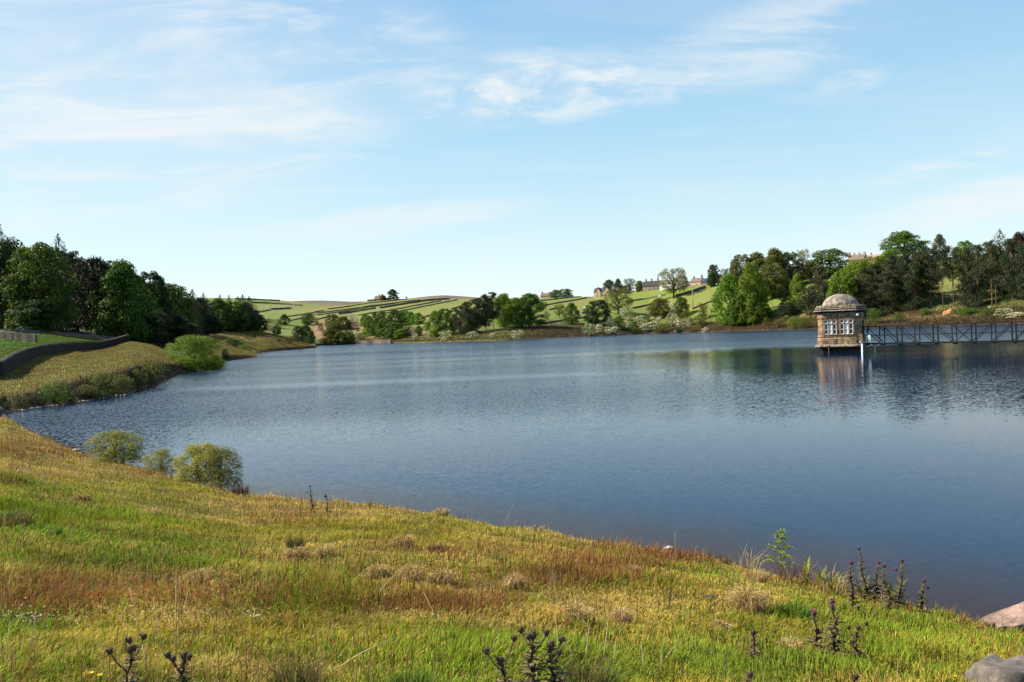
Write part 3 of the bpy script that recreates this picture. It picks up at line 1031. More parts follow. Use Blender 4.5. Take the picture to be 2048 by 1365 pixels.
for i in range(2):
    cr, L = crown_pine('tall_pine_crown', 170 + i, 0.52, 30, 190)
    kit('tallpine', cr, L, 0.93, 0.014, 12, 'pine_bark', 'needle', seed=66 + i, wob=0.012)
for i in range(3):
    cr, L = crown_spruce('spruce_crown', 180 + i, 0.05, (46, 40, 52)[i], 0.5)
    kit('spruce', cr, L, 0.97, 0.018, 0, 'bark_dark', 'needle', seed=80 + i, wob=0.004)
for i in range(3):
    cr, L = crown_broad('hawthorn_crown', 200 + i, 0.05, 30, 110, (.12, .20), (0.014, 0.026), wide, 0.7)
    kit('hawthorn', cr, L, 0.5, 0.03, 8, seed=90 + i, blossom=blossom_on('hawthorn_blossom', L, 300 + i, (1800, 1100, 2800)[i], (.015, .029)))
for i in range(3):
    cr, L = crown_broad('shrub_crown', 220 + i, 0.02, 34, 120, (.11, .19), (0.014, 0.028), wide, 0.75)
    kit('shrub', cr, L, 0.55, 0.022, 12, seed=95 + i)

LEAFC = dict(
    g=(.068, .130, .012), b=(.120, .205, .012), d=(.034, .068, .012), o=(.095, .105, .014), y=(.17, .19, .035),
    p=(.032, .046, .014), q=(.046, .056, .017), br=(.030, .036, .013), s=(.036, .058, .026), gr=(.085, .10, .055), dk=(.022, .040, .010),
    r=(.050, .024, .022), lo=(.13, .145, .03))
NAMES = dict(broad='broadleaf_tree', sparse='sparse_tree', pine='pine_tree', tallpine='pine_tree', spruce='spruce_tree', hawthorn='hawthorn_bush', shrub='shrub')
CATS = dict(broad='tree', sparse='tree', pine='pine tree', tallpine='pine tree', spruce='spruce tree', hawthorn='hawthorn bush', shrub='shrub')
_kc = {}
FS_NAME = 'trees along the far shore'
LW = 'trees of the wood on the left shore'


def tree(kind, px, base, top, wpx, colour, label, group=None, variant=None, ymin=55.0, depth_ratio=1.0):
    """stand a tree where the ground is seen at (px, base) (base as ('Y', depth) when its foot is hidden);
    its height reaches photo row top, its crown is wpx photo pixels wide"""
    lean = 0.0384
    if isinstance(base, tuple):
        yy = base[1]
        foot_ = ground_depth(px + lean * 70, yy)
    else:
        foot_ = ground_at(px + lean * (base - top) * 0.5, base, ymin)
    Y = float(foot_.y)
    _, v = ray(px, top)
    H = max(0.8, EYE + v * Y - foot_.z)
    Wd = wpx * Y / FPX * (1.12 if group == FS_NAME else 1.0)
    ks = KIT[kind]
    i = _kc.get(kind, 0)
    _kc[kind] = i + 1
    K = ks[(i if variant is None else variant) % len(ks)]
    e = empty(NAMES[kind], foot_ - Vector((0, 0, 0.05)), random.uniform(0, 6.28), label, CATS[kind], group)
    e.scale = (Wd * 1.04, Wd * 1.04 * depth_ratio, H)
    c = LEAFC[colour]
    jit = [random.uniform(.9, 1.1) for _ in range(2)]
    c = (c[0] * jit[0], c[1] * jit[1], c[2])
    if group and 'left wood' in group or group == LW:
        c = (c[0] * .74, c[1] * .80, c[2] * .8)      # leaves of this wood toned down to a deeper green
    tm = K['trunk']
    obj('trunk', tm, M[K['bark']], e)
    obj('crown', K['crown'], M[K['leaf']], e, color=c)
    if K['blossom']:
        obj('blossom', K['blossom'], M['blossom'], e, color=(.78, .76, .60))
    return e


# ---- the wood on the left shore
T = [
    ('spruce', 4, ('Y', 262), 441, 62, 's', 'blue-green spruce tip rising highest above the left edge of the left wood', LW),
    ('spruce', 123, ('Y', 250), 469, 74, 's', 'tall spruce with open feathery tip standing above the big bright tree of the left wood', LW),
    ('spruce', 82, ('Y', 262), 484, 40, 's', 'thin spruce tip just showing between two crowns, left of the tall feathery spruce', LW),
    ('broad', 14, ('Y', 222), 480, 108, 'd', 'dark leafy tree cut by the left edge of the photo above the rubble wall', LW),
    ('broad', 84, ('Y', 217), 489, 132, 'g', 'biggest bright green tree of the left wood above the rubble wall', LW),
    ('broad', 68, ('Y', 212), 600, 90, 'd', 'low leafy tree with light sprays at the foot of the big bright tree', LW),
    ('pine', 152, ('Y', 262), 503, 60, 'p', 'dark pine top right of the tall feathery spruce', LW),
    ('pine', 190, ('Y', 240), 517, 100, 'br', 'dark conifer filling the gap between the two big leafy trees at left', LW),
    ('pine', 215, ('Y', 266), 522, 54, 'p', 'dark ragged pine top just left of the second big leafy tree', LW),
    ('broad', 246, ('Y', 240), 523, 128, 'g', 'second big leafy tree of the left wood above the end of the long wall', LW),
    ('broad', 296, ('Y', 262), 546, 84, 'd', 'dark leafy shoulder tree right of the second big leafy tree', LW),
    ('broad', 345, ('Y', 290), 568, 84, 'g', 'lighter speckled tree of the left wood behind the round lakeside bush', LW),
    ('broad', 300, ('Y', 248), 622, 84, 'dk', 'low dark tree at the shaded foot of the left wood above the hillock', LW),
    ('broad', 352, ('Y', 268), 630, 80, 'dk', 'low dark tree directly behind the round lakeside bush', LW),
    ('spruce', 386, ('Y', 335), 579, 46, 's', 'spruce with pointed top right of the lighter speckled tree', LW),
    ('spruce', 408, ('Y', 360), 586, 40, 's', 'smaller spruce tip beside the pointed spruce of the left wood', LW),
    ('pine', 398, ('Y', 345), 596, 58, 'br', 'brownish conifer of the left wood above the start of the grassy spit', LW),
    ('broad', 437, ('Y', 405), 598, 64, 'g', 'rounded green tree of the left wood above the middle of the grassy slope', LW),
    ('broad', 470, ('Y', 415), 604, 56, 'g', 'green tree with layered boughs second to the right of the brownish conifer', LW),
    ('spruce', 441, ('Y', 450), 589, 22, 's', 'lone thin spruce tip above the rounded green tree', LW),
    ('spruce', 459, ('Y', 450), 590, 24, 's', 'lone spruce tip between the thin tip and the cluster of tips', LW),
    ('spruce', 477, ('Y', 445), 592, 30, 's', 'first spruce tip of the cluster near the right end of the left wood', LW),
    ('spruce', 486, ('Y', 445), 589, 30, 's', 'tallest spruce of the cluster near the right end of the left wood', LW),
    ('spruce', 499, ('Y', 445), 593, 34, 'br', 'brown-green spruce closing the cluster at the right end of the left wood', LW),
    ('pine', 492, ('Y', 432), 606, 50, 'br', 'brownish conifer below the cluster of spruce tips', LW),
    ('pine', 511, ('Y', 440), 622, 38, 'br', 'short brown conifer at the right end of the left wood', LW),
    ('broad', 522, 664, 634, 26, 'd', 'small tree with visible stem ending the left wood on the grassy slope', LW),
    ('broad', 500, ('Y', 430), 633, 36, 'd', 'low dark tree beside the small end tree of the left wood', LW),
    ('broad', 455, ('Y', 412), 632, 60, 'dk', 'low dark tree at the shaded edge of the grassy slope', LW),
    ('broad', 412, ('Y', 350), 628, 70, 'dk', 'low dark tree where the grassy slope meets the wood', LW),
]
for a in T:
    tree(*a)
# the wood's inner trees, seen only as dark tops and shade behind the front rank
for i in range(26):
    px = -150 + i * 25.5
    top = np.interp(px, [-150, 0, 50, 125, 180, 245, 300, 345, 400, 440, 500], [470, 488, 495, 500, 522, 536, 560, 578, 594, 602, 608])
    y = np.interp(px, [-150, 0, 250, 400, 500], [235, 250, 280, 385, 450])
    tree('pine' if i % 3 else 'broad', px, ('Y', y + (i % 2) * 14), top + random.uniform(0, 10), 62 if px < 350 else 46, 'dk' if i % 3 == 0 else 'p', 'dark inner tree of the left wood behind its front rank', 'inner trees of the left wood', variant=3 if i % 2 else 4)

# ---- middle distance spit and far shore
FS = 'trees along the far shore'
HB = 'white flowering hawthorns on the far shore'
SH = 'green shrubs on the far bank'
T = [
    ('shrub', 538, 648, 637, 17, 'd', 'small round bush alone on the far green field right of the left wood', FS),
    ('broad', 569, 651, 629, 20, 'd', 'dark tree rising at the right of a sloping hedge clump on the far field', FS),
    ('shrub', 555, 657, 638, 20, 'g', 'lower bush joined to the left of the dark hedge tree on the far field', FS),
    ('shrub', 541, 664, 650, 20, 'lo', 'pale bush under the hedge clump beside the end of the left wood', FS),
    ('broad', 554, 670, 652, 15, 'd', 'dark bush above the field wall on the middle spit', FS),
    ('broad', 616, 650, 626, 26, 'g', 'round leafy tree alone on the wall line of the far field', FS),
    ('sparse', 633, 652, 636, 9, 'gr', 'tiny thin tree right of the round field tree', FS),
    ('shrub', 641, 663, 645, 15, 'gr', 'grey-green bush on the pink bracken slope', FS),
    ('broad', 596, 684, 652, 22, 'd', 'left tree of the dark open group at the tip of the middle spit', FS),
    ('broad', 613, 688, 650, 24, 'd', 'tallest tree of the dark open group at the tip of the middle spit', FS),
    ('broad', 622, 689, 664, 18, 'd', 'right low tree of the dark open group at the tip of the middle spit', FS),
    ('sparse', 580, 687, 671, 24, 'o', 'small wind-bent tree casting a shadow on the middle spit', FS),
    ('sparse', 558, 686, 674, 14, 'o', 'tiny stunted tree left of the wind-bent tree on the middle spit', FS),
    ('sparse', 428, 687, 668, 26, 'gr', 'thin grey shrub on the grassy slope right of the round lakeside bush', SH),
    ('shrub', 459, 690, 676, 22, 'g', 'green shrub in the middle of the grassy slope', SH),
    ('shrub', 488, 699, 689, 20, 'b', 'bright low shrub on the grassy slope near its bank', SH),
    ('shrub', 470, 694, 684, 16, 'd', 'dark low shrub in the hollow between the two green slope shrubs', SH),
    ('broad', 665, 656, 629, 27, 'o', 'upper left tree of the thick hedge running down the far valley', FS),
    ('broad', 686, 660, 633, 30, 'o', 'upper middle tree of the thick hedge running down the far valley', FS),
    ('hawthorn', 706, 654, 629, 26, 'gr', 'greyish hawthorn in flower ending the top of the valley hedge', HB),
    ('shrub', 703, 658, 644, 24, 'gr', 'grey-green bush below the greyish hawthorn of the valley hedge', FS),
    ('broad', 671, 676, 643, 32, 'o', 'tree in the middle of the hedge running down the far valley', FS),
    ('broad', 662, 690, 655, 30, 'o', 'lower left tree of the valley hedge by the water', FS),
    ('broad', 680, 690, 664, 28, 'o', 'lower middle tree of the valley hedge by the water', FS),
    ('shrub', 648, 690.5, 675, 20, 'g', 'bush at the waterline where the valley hedge meets the lake', FS),
    ('broad', 697, 689, 662, 26, 'g', 'green tree at the waterline left of the retaining wall', FS),
    ('hawthorn', 637, 689, 679, 12, 'g', 'small white hawthorn at the head of the lake', HB),
    ('hawthorn', 714, 678, 663, 17, 'lo', 'pale hawthorn above the left end of the retaining wall', HB),
    ('shrub', 722, 683, 668, 26, 'o', 'olive shrub above the retaining wall', SH),
    ('shrub', 716, 668, 655, 11, 'd', 'small dark bush on the tan slope above the retaining wall', SH),
    ('broad', 731, 656, 629, 20, 'g', 'slim green tree left of the long lakeside grove', FS),
    ('broad', 749, 637, 624, 11, 'd', 'tiny dark tree on a field wall above the lakeside grove', FS),
    ('broad', 738, 672, 632, 26, 'b', 'leftmost tree of the long lakeside grove', FS),
    ('broad', 754, 674, 635, 26, 'g', 'second tree from the left of the lakeside grove', FS),
    ('broad', 771, 677, 637, 30, 'g', 'tall tree in the front of the lakeside grove', FS),
    ('broad', 790, 655, 620, 28, 'd', 'darkest tree at the top of the lakeside grove', FS),
    ('broad', 807, 652, 621, 26, 'g', 'layered tree right of the darkest tree of the lakeside grove', FS),
    ('broad', 821, 650, 624, 20, 'b', 'bright slender tree near the right end of the lakeside grove', FS),
    ('broad', 836, 649, 626, 27, 'b', 'bright rounded tree closing the lakeside grove on the right', FS),
    ('broad', 788, 679, 645, 36, 'g', 'wide tree at the front of the lakeside grove near the water', FS),
    ('broad', 803, 677, 658, 26, 'b', 'bright low tree at the right front of the lakeside grove', FS),
    ('broad', 764, 655, 622, 22, 'g', 'green tree behind the front rank of the lakeside grove', FS),
    ('shrub', 765, 684, 675, 24, 'd', 'low dark bush beside the right end of the retaining wall', SH),
    ('sparse', 816, 672, 650, 18, 'gr', 'thin grey tree on the dark bracken right of the lakeside grove', FS),
    ('broad', 837, 673, 652, 15, 'g', 'small cone-shaped tree on the dark bracken', FS),
    ('sparse', 853, 666, 644, 17, 'gr', 'thin pale tree left of the broad lakeside pair', FS),
    ('hawthorn', 830, 680, 667, 13, 'g', 'white hawthorn at the water below the small cone-shaped tree', HB),
    ('hawthorn', 753, 675, 666, 11, 'g', 'tiny white hawthorn at the foot of the lakeside grove', HB),
    ('hawthorn', 861, 675, 663, 11, 'g', 'tiny white hawthorn left of the broad lakeside pair', HB),
    ('broad', 871, 674, 622, 34, 'b', 'left and narrower of the broad pair of lakeside trees', FS),
    ('broad', 893, 672, 618, 40, 'g', 'right and fuller of the broad pair of lakeside trees', FS),
    ('hawthorn', 892, 682, 660, 26, 'b', 'green hawthorn with white lower boughs in front of the broad pair', HB),
    ('pine', 921, 671, 612, 34, 'q', 'left outer pine of the black pine clump', 'pines of the black clump on the far shore'),
    ('pine', 936, 672, 604, 36, 'q', 'second pine from the left of the black pine clump', 'pines of the black clump on the far shore'),
    ('pine', 953, 668, 597, 40, 'q', 'third pine from the left of the black pine clump', 'pines of the black clump on the far shore'),
    ('pine', 970, 664, 590, 38, 'q', 'second tallest pine of the black pine clump', 'pines of the black clump on the far shore'),
    ('pine', 985, 660, 585, 38, 'q', 'tallest pine at the right of the black pine clump', 'pines of the black clump on the far shore'),
    ('pine', 946, 670, 622, 40, 'q', 'low pine at the front of the black pine clump', 'pines of the black clump on the far shore'),
    ('broad', 1007, 655, 588, 38, 'b', 'green tree pressed against the right side of the black pine clump', FS),
    ('broad', 1031, 656, 596, 40, 'b', 'brighter left half of the great round tree right of the black pine clump', FS),
    ('broad', 1058, 655, 588, 60, 'g', 'great round dark-sided tree right of the black pine clump', FS),
    ('hawthorn', 945, 678, 663, 26, 'g', 'white hawthorn on the bank below the black pine clump', HB),
    ('hawthorn', 985, 675, 667, 12, 'g', 'small white hawthorn on the grass right of the black pine clump', HB),
    ('hawthorn', 1034, 680, 659, 27, 'd', 'dark hawthorn with a white left side at the water below the great round tree', HB),
    ('shrub', 1093, 642, 622, 15, 'g', 'narrow bush right of the great round tree', SH),
    ('sparse', 1118, 636, 608, 20, 'lo', 'thin pale tree left of the neat cone-shaped tree', FS),
    ('broad', 1143, 649, 606, 31, 'g', 'neat cone-shaped tree alone above the heather bank', FS),
    ('broad', 1194, 650, 601, 46, 'd', 'dense dark round tree below the gabled house', FS),
    ('sparse', 1236, 629, 577, 52, 'o', 'open olive tree with bare limbs right of the dark round tree', FS),
    ('hawthorn', 1253, 640, 613, 28, 'g', 'big white hawthorn at the foot of the open olive tree', HB),
    ('hawthorn', 1220, 656, 632, 14, 'o', 'narrow white hawthorn right of the dark round tree', HB),
    ('hawthorn', 1256, 657, 631, 13, 'o', 'slim white hawthorn below the big white hawthorn', HB),
    ('shrub', 1238, 656, 632, 30, 'g', 'green bush between the two slim white hawthorns', SH),
    ('hawthorn', 1179, 672, 647, 28, 'g', 'white hawthorn on the bank right of the heather', HB),
    ('hawthorn', 1198, 667, 648, 16, 'g', 'smaller white hawthorn on the bank under the dark round tree', HB),
    ('hawthorn', 1224, 669, 652, 30, 'g', 'low spreading hawthorn with few flowers by the water', HB),
    ('hawthorn', 1281, 659, 631, 28, 'o', 'rounded hawthorn with a white cap in the middle of the bank', HB),
    ('hawthorn', 1293, 663, 645, 25, 'o', 'low white hawthorn under the white-capped hawthorn', HB),
    ('hawthorn', 1313, 661, 631, 27, 'o', 'white-streaked hawthorn left of the olive thicket', HB),
    ('hawthorn', 1344, 654, 626, 24, 'o', 'white hawthorn right of the olive thicket', HB),
    ('hawthorn', 1346, 630, 603, 15, 'o', 'tall thin hawthorn flowering above the olive thicket', HB),
    ('hawthorn', 1361, 664, 636, 25, 'o', 'white hawthorn nearest the water below the dark upright tree', HB),
    ('hawthorn', 1381, 653, 634, 14, 'o', 'slim hawthorn with scattered white right of the dark upright tree', HB),
    ('hawthorn', 1411, 666, 655, 14, 'g', 'small white hawthorn hanging over the waterline left of the great bright trees', HB),
    ('broad', 1319, 637, 597, 42, 'o', 'olive thicket tree on the far bank below the spreading hill tree', FS),
    ('broad', 1363, 636, 595, 26, 'd', 'dark upright tree among the hawthorns of the far bank', FS),
    ('shrub', 1374, 646, 620, 26, 'o', 'brownish bush at the foot of the dark upright tree', SH),
    ('shrub', 1268, 656, 640, 26, 'g', 'green bush left of the white-capped hawthorn', SH),
    ('shrub', 1298, 650, 632, 22, 'g', 'green bush behind the low white hawthorn', SH),
    ('sparse', 1406, 641, 606, 20, 'o', 'thin olive tree left of the great bright trees', FS),
    ('shrub', 1402, 654, 628, 28, 'o', 'olive bush beneath the thin olive tree', SH),
    ('shrub', 1273, 671, 655, 34, 'o', 'low scrub by the water below the white-capped hawthorn', SH),
    ('shrub', 1324, 669, 649, 42, 'o', 'wide low scrub by the water below the olive thicket', SH),
    ('shrub', 1356, 669, 653, 28, 'd', 'dark low scrub by the water under the lakeside hawthorns', SH),
    ('shrub', 1386, 668, 655, 24, 'o', 'low scrub on the heather bank left of the small hanging hawthorn', SH),
    ('sparse', 1346, 597, 536, 52, 'lo', 'tall spreading tree alone on the hill field before the village', FS),
    ('broad', 1219, 578, 560, 28, 'gr', 'pale round tree behind the left roof of the gabled house', 'trees around the village'),
    ('broad', 1236, 576, 558, 20, 'd', 'dark tree behind the roof of the gabled house', 'trees around the village'),
    ('sparse', 1258, 581, 557, 27, 'gr', 'pale tree between the gabled house and the terrace', 'trees around the village'),
    ('broad', 1279, 572, 562, 16, 'g', 'little tree peeping over the left gable of the terrace', 'trees around the village'),
    ('broad', 1112, 595, 580, 26, 'g', 'left half of the round hilltop grove beside the farmhouse', 'trees around the village'),
    ('broad', 1131, 595, 578, 30, 'g', 'right half of the round hilltop grove beside the farmhouse', 'trees around the village'),
    ('broad', 786, 599, 579, 23, 'd', 'lone round tree on the skyline beside the ruined farm', 'trees around the village'),
    ('shrub', 813, 600, 593, 5, 'd', 'tiny bush on the skyline right of the lone round tree', 'trees around the village'),
    ('broad', 765, 600, 590, 14, 'o', 'low bush against the walls of the ruined farm', 'trees around the village'),
    ('broad', 1427, 549, 530, 25, 'd', 'dark round tree behind the houses with the blue panel', 'trees around the village'),
    ('sparse', 1451, 547, 537, 24, 'gr', 'pale thin tree behind the right-hand farmhouse roofs', 'trees around the village'),
    ('broad', 1423, 575, 547, 20, 'd', 'dark garden tree between the blue-panel house and the farmhouse', 'trees around the village'),
    ('hawthorn', 1430, 566, 546, 16, 'lo', 'creamy flowering garden tree beside the dark garden tree', 'trees around the village'),
    ('shrub', 1376, 574, 562, 22, 'o', 'garden bush left of the houses with the blue panel', 'trees around the village'),
]
for a in T:
    tree(*a)

# ---- right shore: great bright trees, olive wood behind, pines
RW = 'broadleaf trees of the right shore'
RP = 'pines of the wood on the right shore'
T = [
    ('broad', 1502, ('Y', 500), 526, 52, 'b', 'tall bright top of the great leafy group left of the valve tower', RW),
    ('broad', 1508, 642, 546, 68, 'b', 'right and largest of the great bright trees left of the valve tower', RW),
    ('broad', 1458, 651, 550, 66, 'b', 'left of the great bright trees left of the valve tower', RW),
    ('broad', 1485, 650, 590, 60, 'g', 'middle low tree of the great bright group left of the valve tower', RW),
    ('shrub', 1472, 652, 624, 48, 'b', 'low leafy skirt under the great bright trees', RW),
    ('broad', 1468, ('Y', 575), 529, 20, 'd', 'narrow dark tree at the left end of the olive wood', RW),
    ('broad', 1484, ('Y', 565), 510, 50, 'o', 'first olive tree of the wood behind the great bright trees', RW),
    ('broad', 1514, ('Y', 565), 506, 54, 'o', 'second olive tree of the wood behind the great bright trees', RW),
    ('broad', 1551, ('Y', 560), 498, 66, 'o', 'tallest olive tree of the wood on the brow', RW),
    ('broad', 1583, ('Y', 560), 505, 46, 'd', 'dark green tree at the right end of the olive wood on the brow', RW),
    ('broad', 1545, ('Y', 545), 530, 60, 'o', 'low olive tree in front of the wood on the brow', RW),
    ('sparse', 1606, ('Y', 600), 499, 28, 'lo', 'thin pale budding tree between two dark crowns on the brow', RW),
    ('broad', 1660, ('Y', 560), 499, 80, 'g', 'broad dome-shaped tree left of the brow houses', RW),
    ('broad', 1622, ('Y', 560), 524, 40, 'o', 'olive tree between the thin pale tree and the dome-shaped tree', RW),
    ('broad', 1595, 622, 548, 36, 'b', 'bright tree beside the left pines, above the tower roof', RW),
    ('pine', 1637, 628, 533, 62, 'q', 'bulky pine standing alone left of the tower dome', RP),
    ('pine', 1571, 629, 580, 30, 'p', 'small dark pine at the left end of the right wood', RP),
    ('pine', 1580, 634, 606, 46, 'p', 'low spreading pine under the small dark pine', RP),
    ('pine', 1613, 632, 592, 40, 'p', 'dark low pine left of the tower dome', RP),
    ('broad', 1684, ('Y', 445), 545, 54, 'b', 'bright green tree directly above the dome of the valve tower', RW),
    ('broad', 1716, ('Y', 500), 521, 70, 'b', 'bright yellow-green tree under the brow houses', RW),
    ('broad', 1752, ('Y', 500), 513, 60, 'b', 'bright yellow-green tree right of the brow houses', RW),
    ('broad', 1810, ('Y', 540), 463, 86, 'g', 'highest broad round-headed tree on the right skyline', RW),
    ('broad', 1881, ('Y', 540), 469, 30, 'gr', 'slim grey-green tree standing alone above the right pines', RW),
    ('broad', 1930, ('Y', 530), 482, 34, 'b', 'small bright crown showing above the pines right of the slim tree', RW),
    ('broad', 1781, ('Y', 520), 500, 44, 'b', 'bright crown at the left foot of the highest round-headed tree', RW),
    ('broad', 1850, ('Y', 520), 495, 40, 'd', 'dark crown at the right foot of the highest round-headed tree', RW),
    ('pine', 1728, 620, 536, 50, 'q', 'pine right of the tower dome, first of the long rank', RP),
    ('pine', 1752, 619, 530, 48, 'p', 'second pine right of the tower dome', RP),
    ('pine', 1783, 617, 511, 54, 'q', 'third pine right of the tower dome, taller than the first two', RP),
    ('pine', 1810, 618, 508, 48, 'p', 'pine directly under the highest round-headed tree', RP),
    ('pine', 1838, 617, 504, 48, 'q', 'pine right of the one under the round-headed tree', RP),
    ('tallpine', 1860, 616, 497, 48, 'p', 'bare-stemmed pine at the left of the sunlit gap', RP),
    ('tallpine', 1884, 620, 500, 36, 'p', 'slender pine with pale stem left of the orange earth', RP),
    ('tallpine', 1905, 614, 492, 44, 'q', 'tall bare-stemmed pine above the orange earth', RP),
    ('pine', 1934, 617, 497, 44, 'p', 'full dark pine right of the sunlit gap', RP),
    ('pine', 1954, 616, 491, 44, 'p', 'dark pine between the sunlit gap and the double-stemmed pine', RP),
    ('tallpine', 1982, 614, 482, 60, 'q', 'tall pine with two reddish bare stems near the right edge', RP),
    ('tallpine', 1990, 612, 488, 44, 'q', 'second reddish bare stem close beside the double-stemmed pine', RP),
    ('spruce', 2002, ('Y', 440), 459, 56, 's', 'spruce with a pointed tip highest in the right wood', RP),
    ('pine', 2023, 618, 478, 54, 'p', 'dark pine right of the pointed spruce', RP),
    ('broad', 2040, ('Y', 420), 466, 54, 'r', 'purplish dark tree top at the right edge of the photo', RW),
    ('pine', 2052, 618, 484, 56, 'p', 'dark pine cut by the right edge of the photo', RP),
    ('pine', 2090, 618, 474, 60, 'p', 'dark pine just outside the right edge', RP),
    ('pine', 2130, 618, 470, 60, 'p', 'dark pine further outside the right edge', RP),
    ('shrub', 1747, 648, 616, 32, 'g', 'green bush on the bank immediately right of the valve tower', SH),
    ('shrub', 1797, 645, 624, 24, 'g', 'green bush on the bank behind the footbridge', SH),
    ('shrub', 1590, 658, 633, 32, 'b', 'bright bush on the bank left of the valve tower', SH),
    ('shrub', 1610, 658, 636, 32, 'o', 'olive bush between the bright bush and the valve tower', SH),
    ('shrub', 1558, 656, 642, 26, 'o', 'brownish bush on the bank left of the bright bush', SH),
    ('shrub', 1532, 652, 634, 16, 'o', 'upright bush right of the great bright trees on the bank', SH),
    ('hawthorn', 2008, 637, 616, 34, 'g', 'white flowering hawthorn over the right end of the footbridge', HB),
    ('hawthorn', 2034, 637, 624, 34, 'lo', 'low white hawthorn at the right edge of the photo above the footbridge', HB),
    ('shrub', 1850, 632, 616, 26, 'g', 'low green bush under the pines left of the orange earth', SH),
    ('shrub', 1935, 630, 617, 44, 'g', 'low green scrub right of the orange earth', SH),
    ('shrub', 1974, 632, 618, 26, 'g', 'low green scrub under the double-stemmed pine', SH),
]
for a in T:
    tree(*a)
for i in range(16):
    px = 1655 + i * 29
    top = np.interp(px, [1650, 1720, 1800, 1860, 1950, 2000, 2050], [560, 555, 525, 515, 510, 500, 496])
    if 1862 < px < 1918:
        continue
    tree('pine', px, ('Y', np.interp(px, [1640, 2048], [455, 400]) + (i % 2) * 20), top + random.uniform(0, 10), 50, 'p', 'dark inner pine of the right wood behind its front rank', 'inner pines of the right wood', variant=3 if i % 2 else 4)
# ---- left bank
LB = 'bushes on the left bank'
cr, L = crown_broad('round_bush_crown', 240, 0.02, 80, 420, (.08, .17), (0.008, 0.015), dome, 0.9, 0.5)
kit('bigbush', cr, L, 0.6, 0.02, 20, seed=99)
NAMES['bigbush'], CATS['bigbush'] = 'round_bush', 'bush'
LEAFC['rb'] = (.125, .175, .012)
e = tree('bigbush', 388, 741, 671, 108, 'rb', 'large round bright green bush standing at the water on the left shore', None, variant=0)
T = [
    ('bigbush', 424, 738, 716, 56, 'b', 'low leafy boughs touching the water right of the large round bush', LB),
    ('bigbush', 370, 742, 715, 50, 'b', 'low leafy boughs at the left foot of the large round bush', LB),
    ('shrub', 298, 776, 724, 72, 'o', 'tall loose willow scrub on the left bank near the round bush', LB),
    ('shrub', 276, 782, 738, 40, 'o', 'lower loose scrub left of the tall willow scrub', LB),
    ('shrub', 112, 806, 762, 66, 'g', 'leafy bush on the left bank near the cove', LB),
    ('shrub', 140, 804, 778, 40, 'dk', 'dark low bush right of the leafy cove bush', LB),
    ('shrub', 76, 812, 795, 44, 'dk', 'dark low bush left of the leafy cove bush', LB),
    ('shrub', 42, 816, 803, 34, 'd', 'small dark bush above the white stones of the cove', LB),
    ('shrub', 18, 824, 806, 20, 'dk', 'dark bush at the very head of the cove', LB),
    ('shrub', 172, 797, 768, 46, 'o', 'left part of the dark gorse mound on the left bank', LB),
    ('shrub', 208, 790, 745, 66, 'o', 'tallest part of the dark gorse mound on the left bank', LB),
    ('shrub', 243, 786, 748, 50, 'o', 'right part of the dark gorse mound on the left bank', LB),
    ('shrub', 190, 799, 780, 60, 'd', 'green skirt at the waterline under the gorse mound', LB),
]
for i, a in enumerate(T):
    e = tree(*a)
    if 'gorse' in a[6]:
        e.children[1].color = ((.060, .050, .016, 1), (.055, .045, .014, 1))[i % 2]
# ------------------------------------------------------------------ walls
M['drystone'] = mat_stone('drystone', (.034, .028, .023), (.02, .017, .014), (.010, .009, .008), 0.42, 0.16, soot=0.45)  # sooty stone, with the shade on the wall's face put into the colour
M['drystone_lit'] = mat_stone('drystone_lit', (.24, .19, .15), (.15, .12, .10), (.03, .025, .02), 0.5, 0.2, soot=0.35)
M['field_wall'] = mat_simple('field_wall', (.095, .08, .066), 0.95, 1.2, 0.45)
M['tan_wall'] = mat_simple('tan_wall', (.22, .165, .12), 0.95, 1.2, 0.35)
M['dam_stone'] = mat_stone('dam_stone', (.20, .15, .12), (.14, .105, .085), (.07, .055, .045), 1.6, 0.8, soot=0.2, msize=0.05)


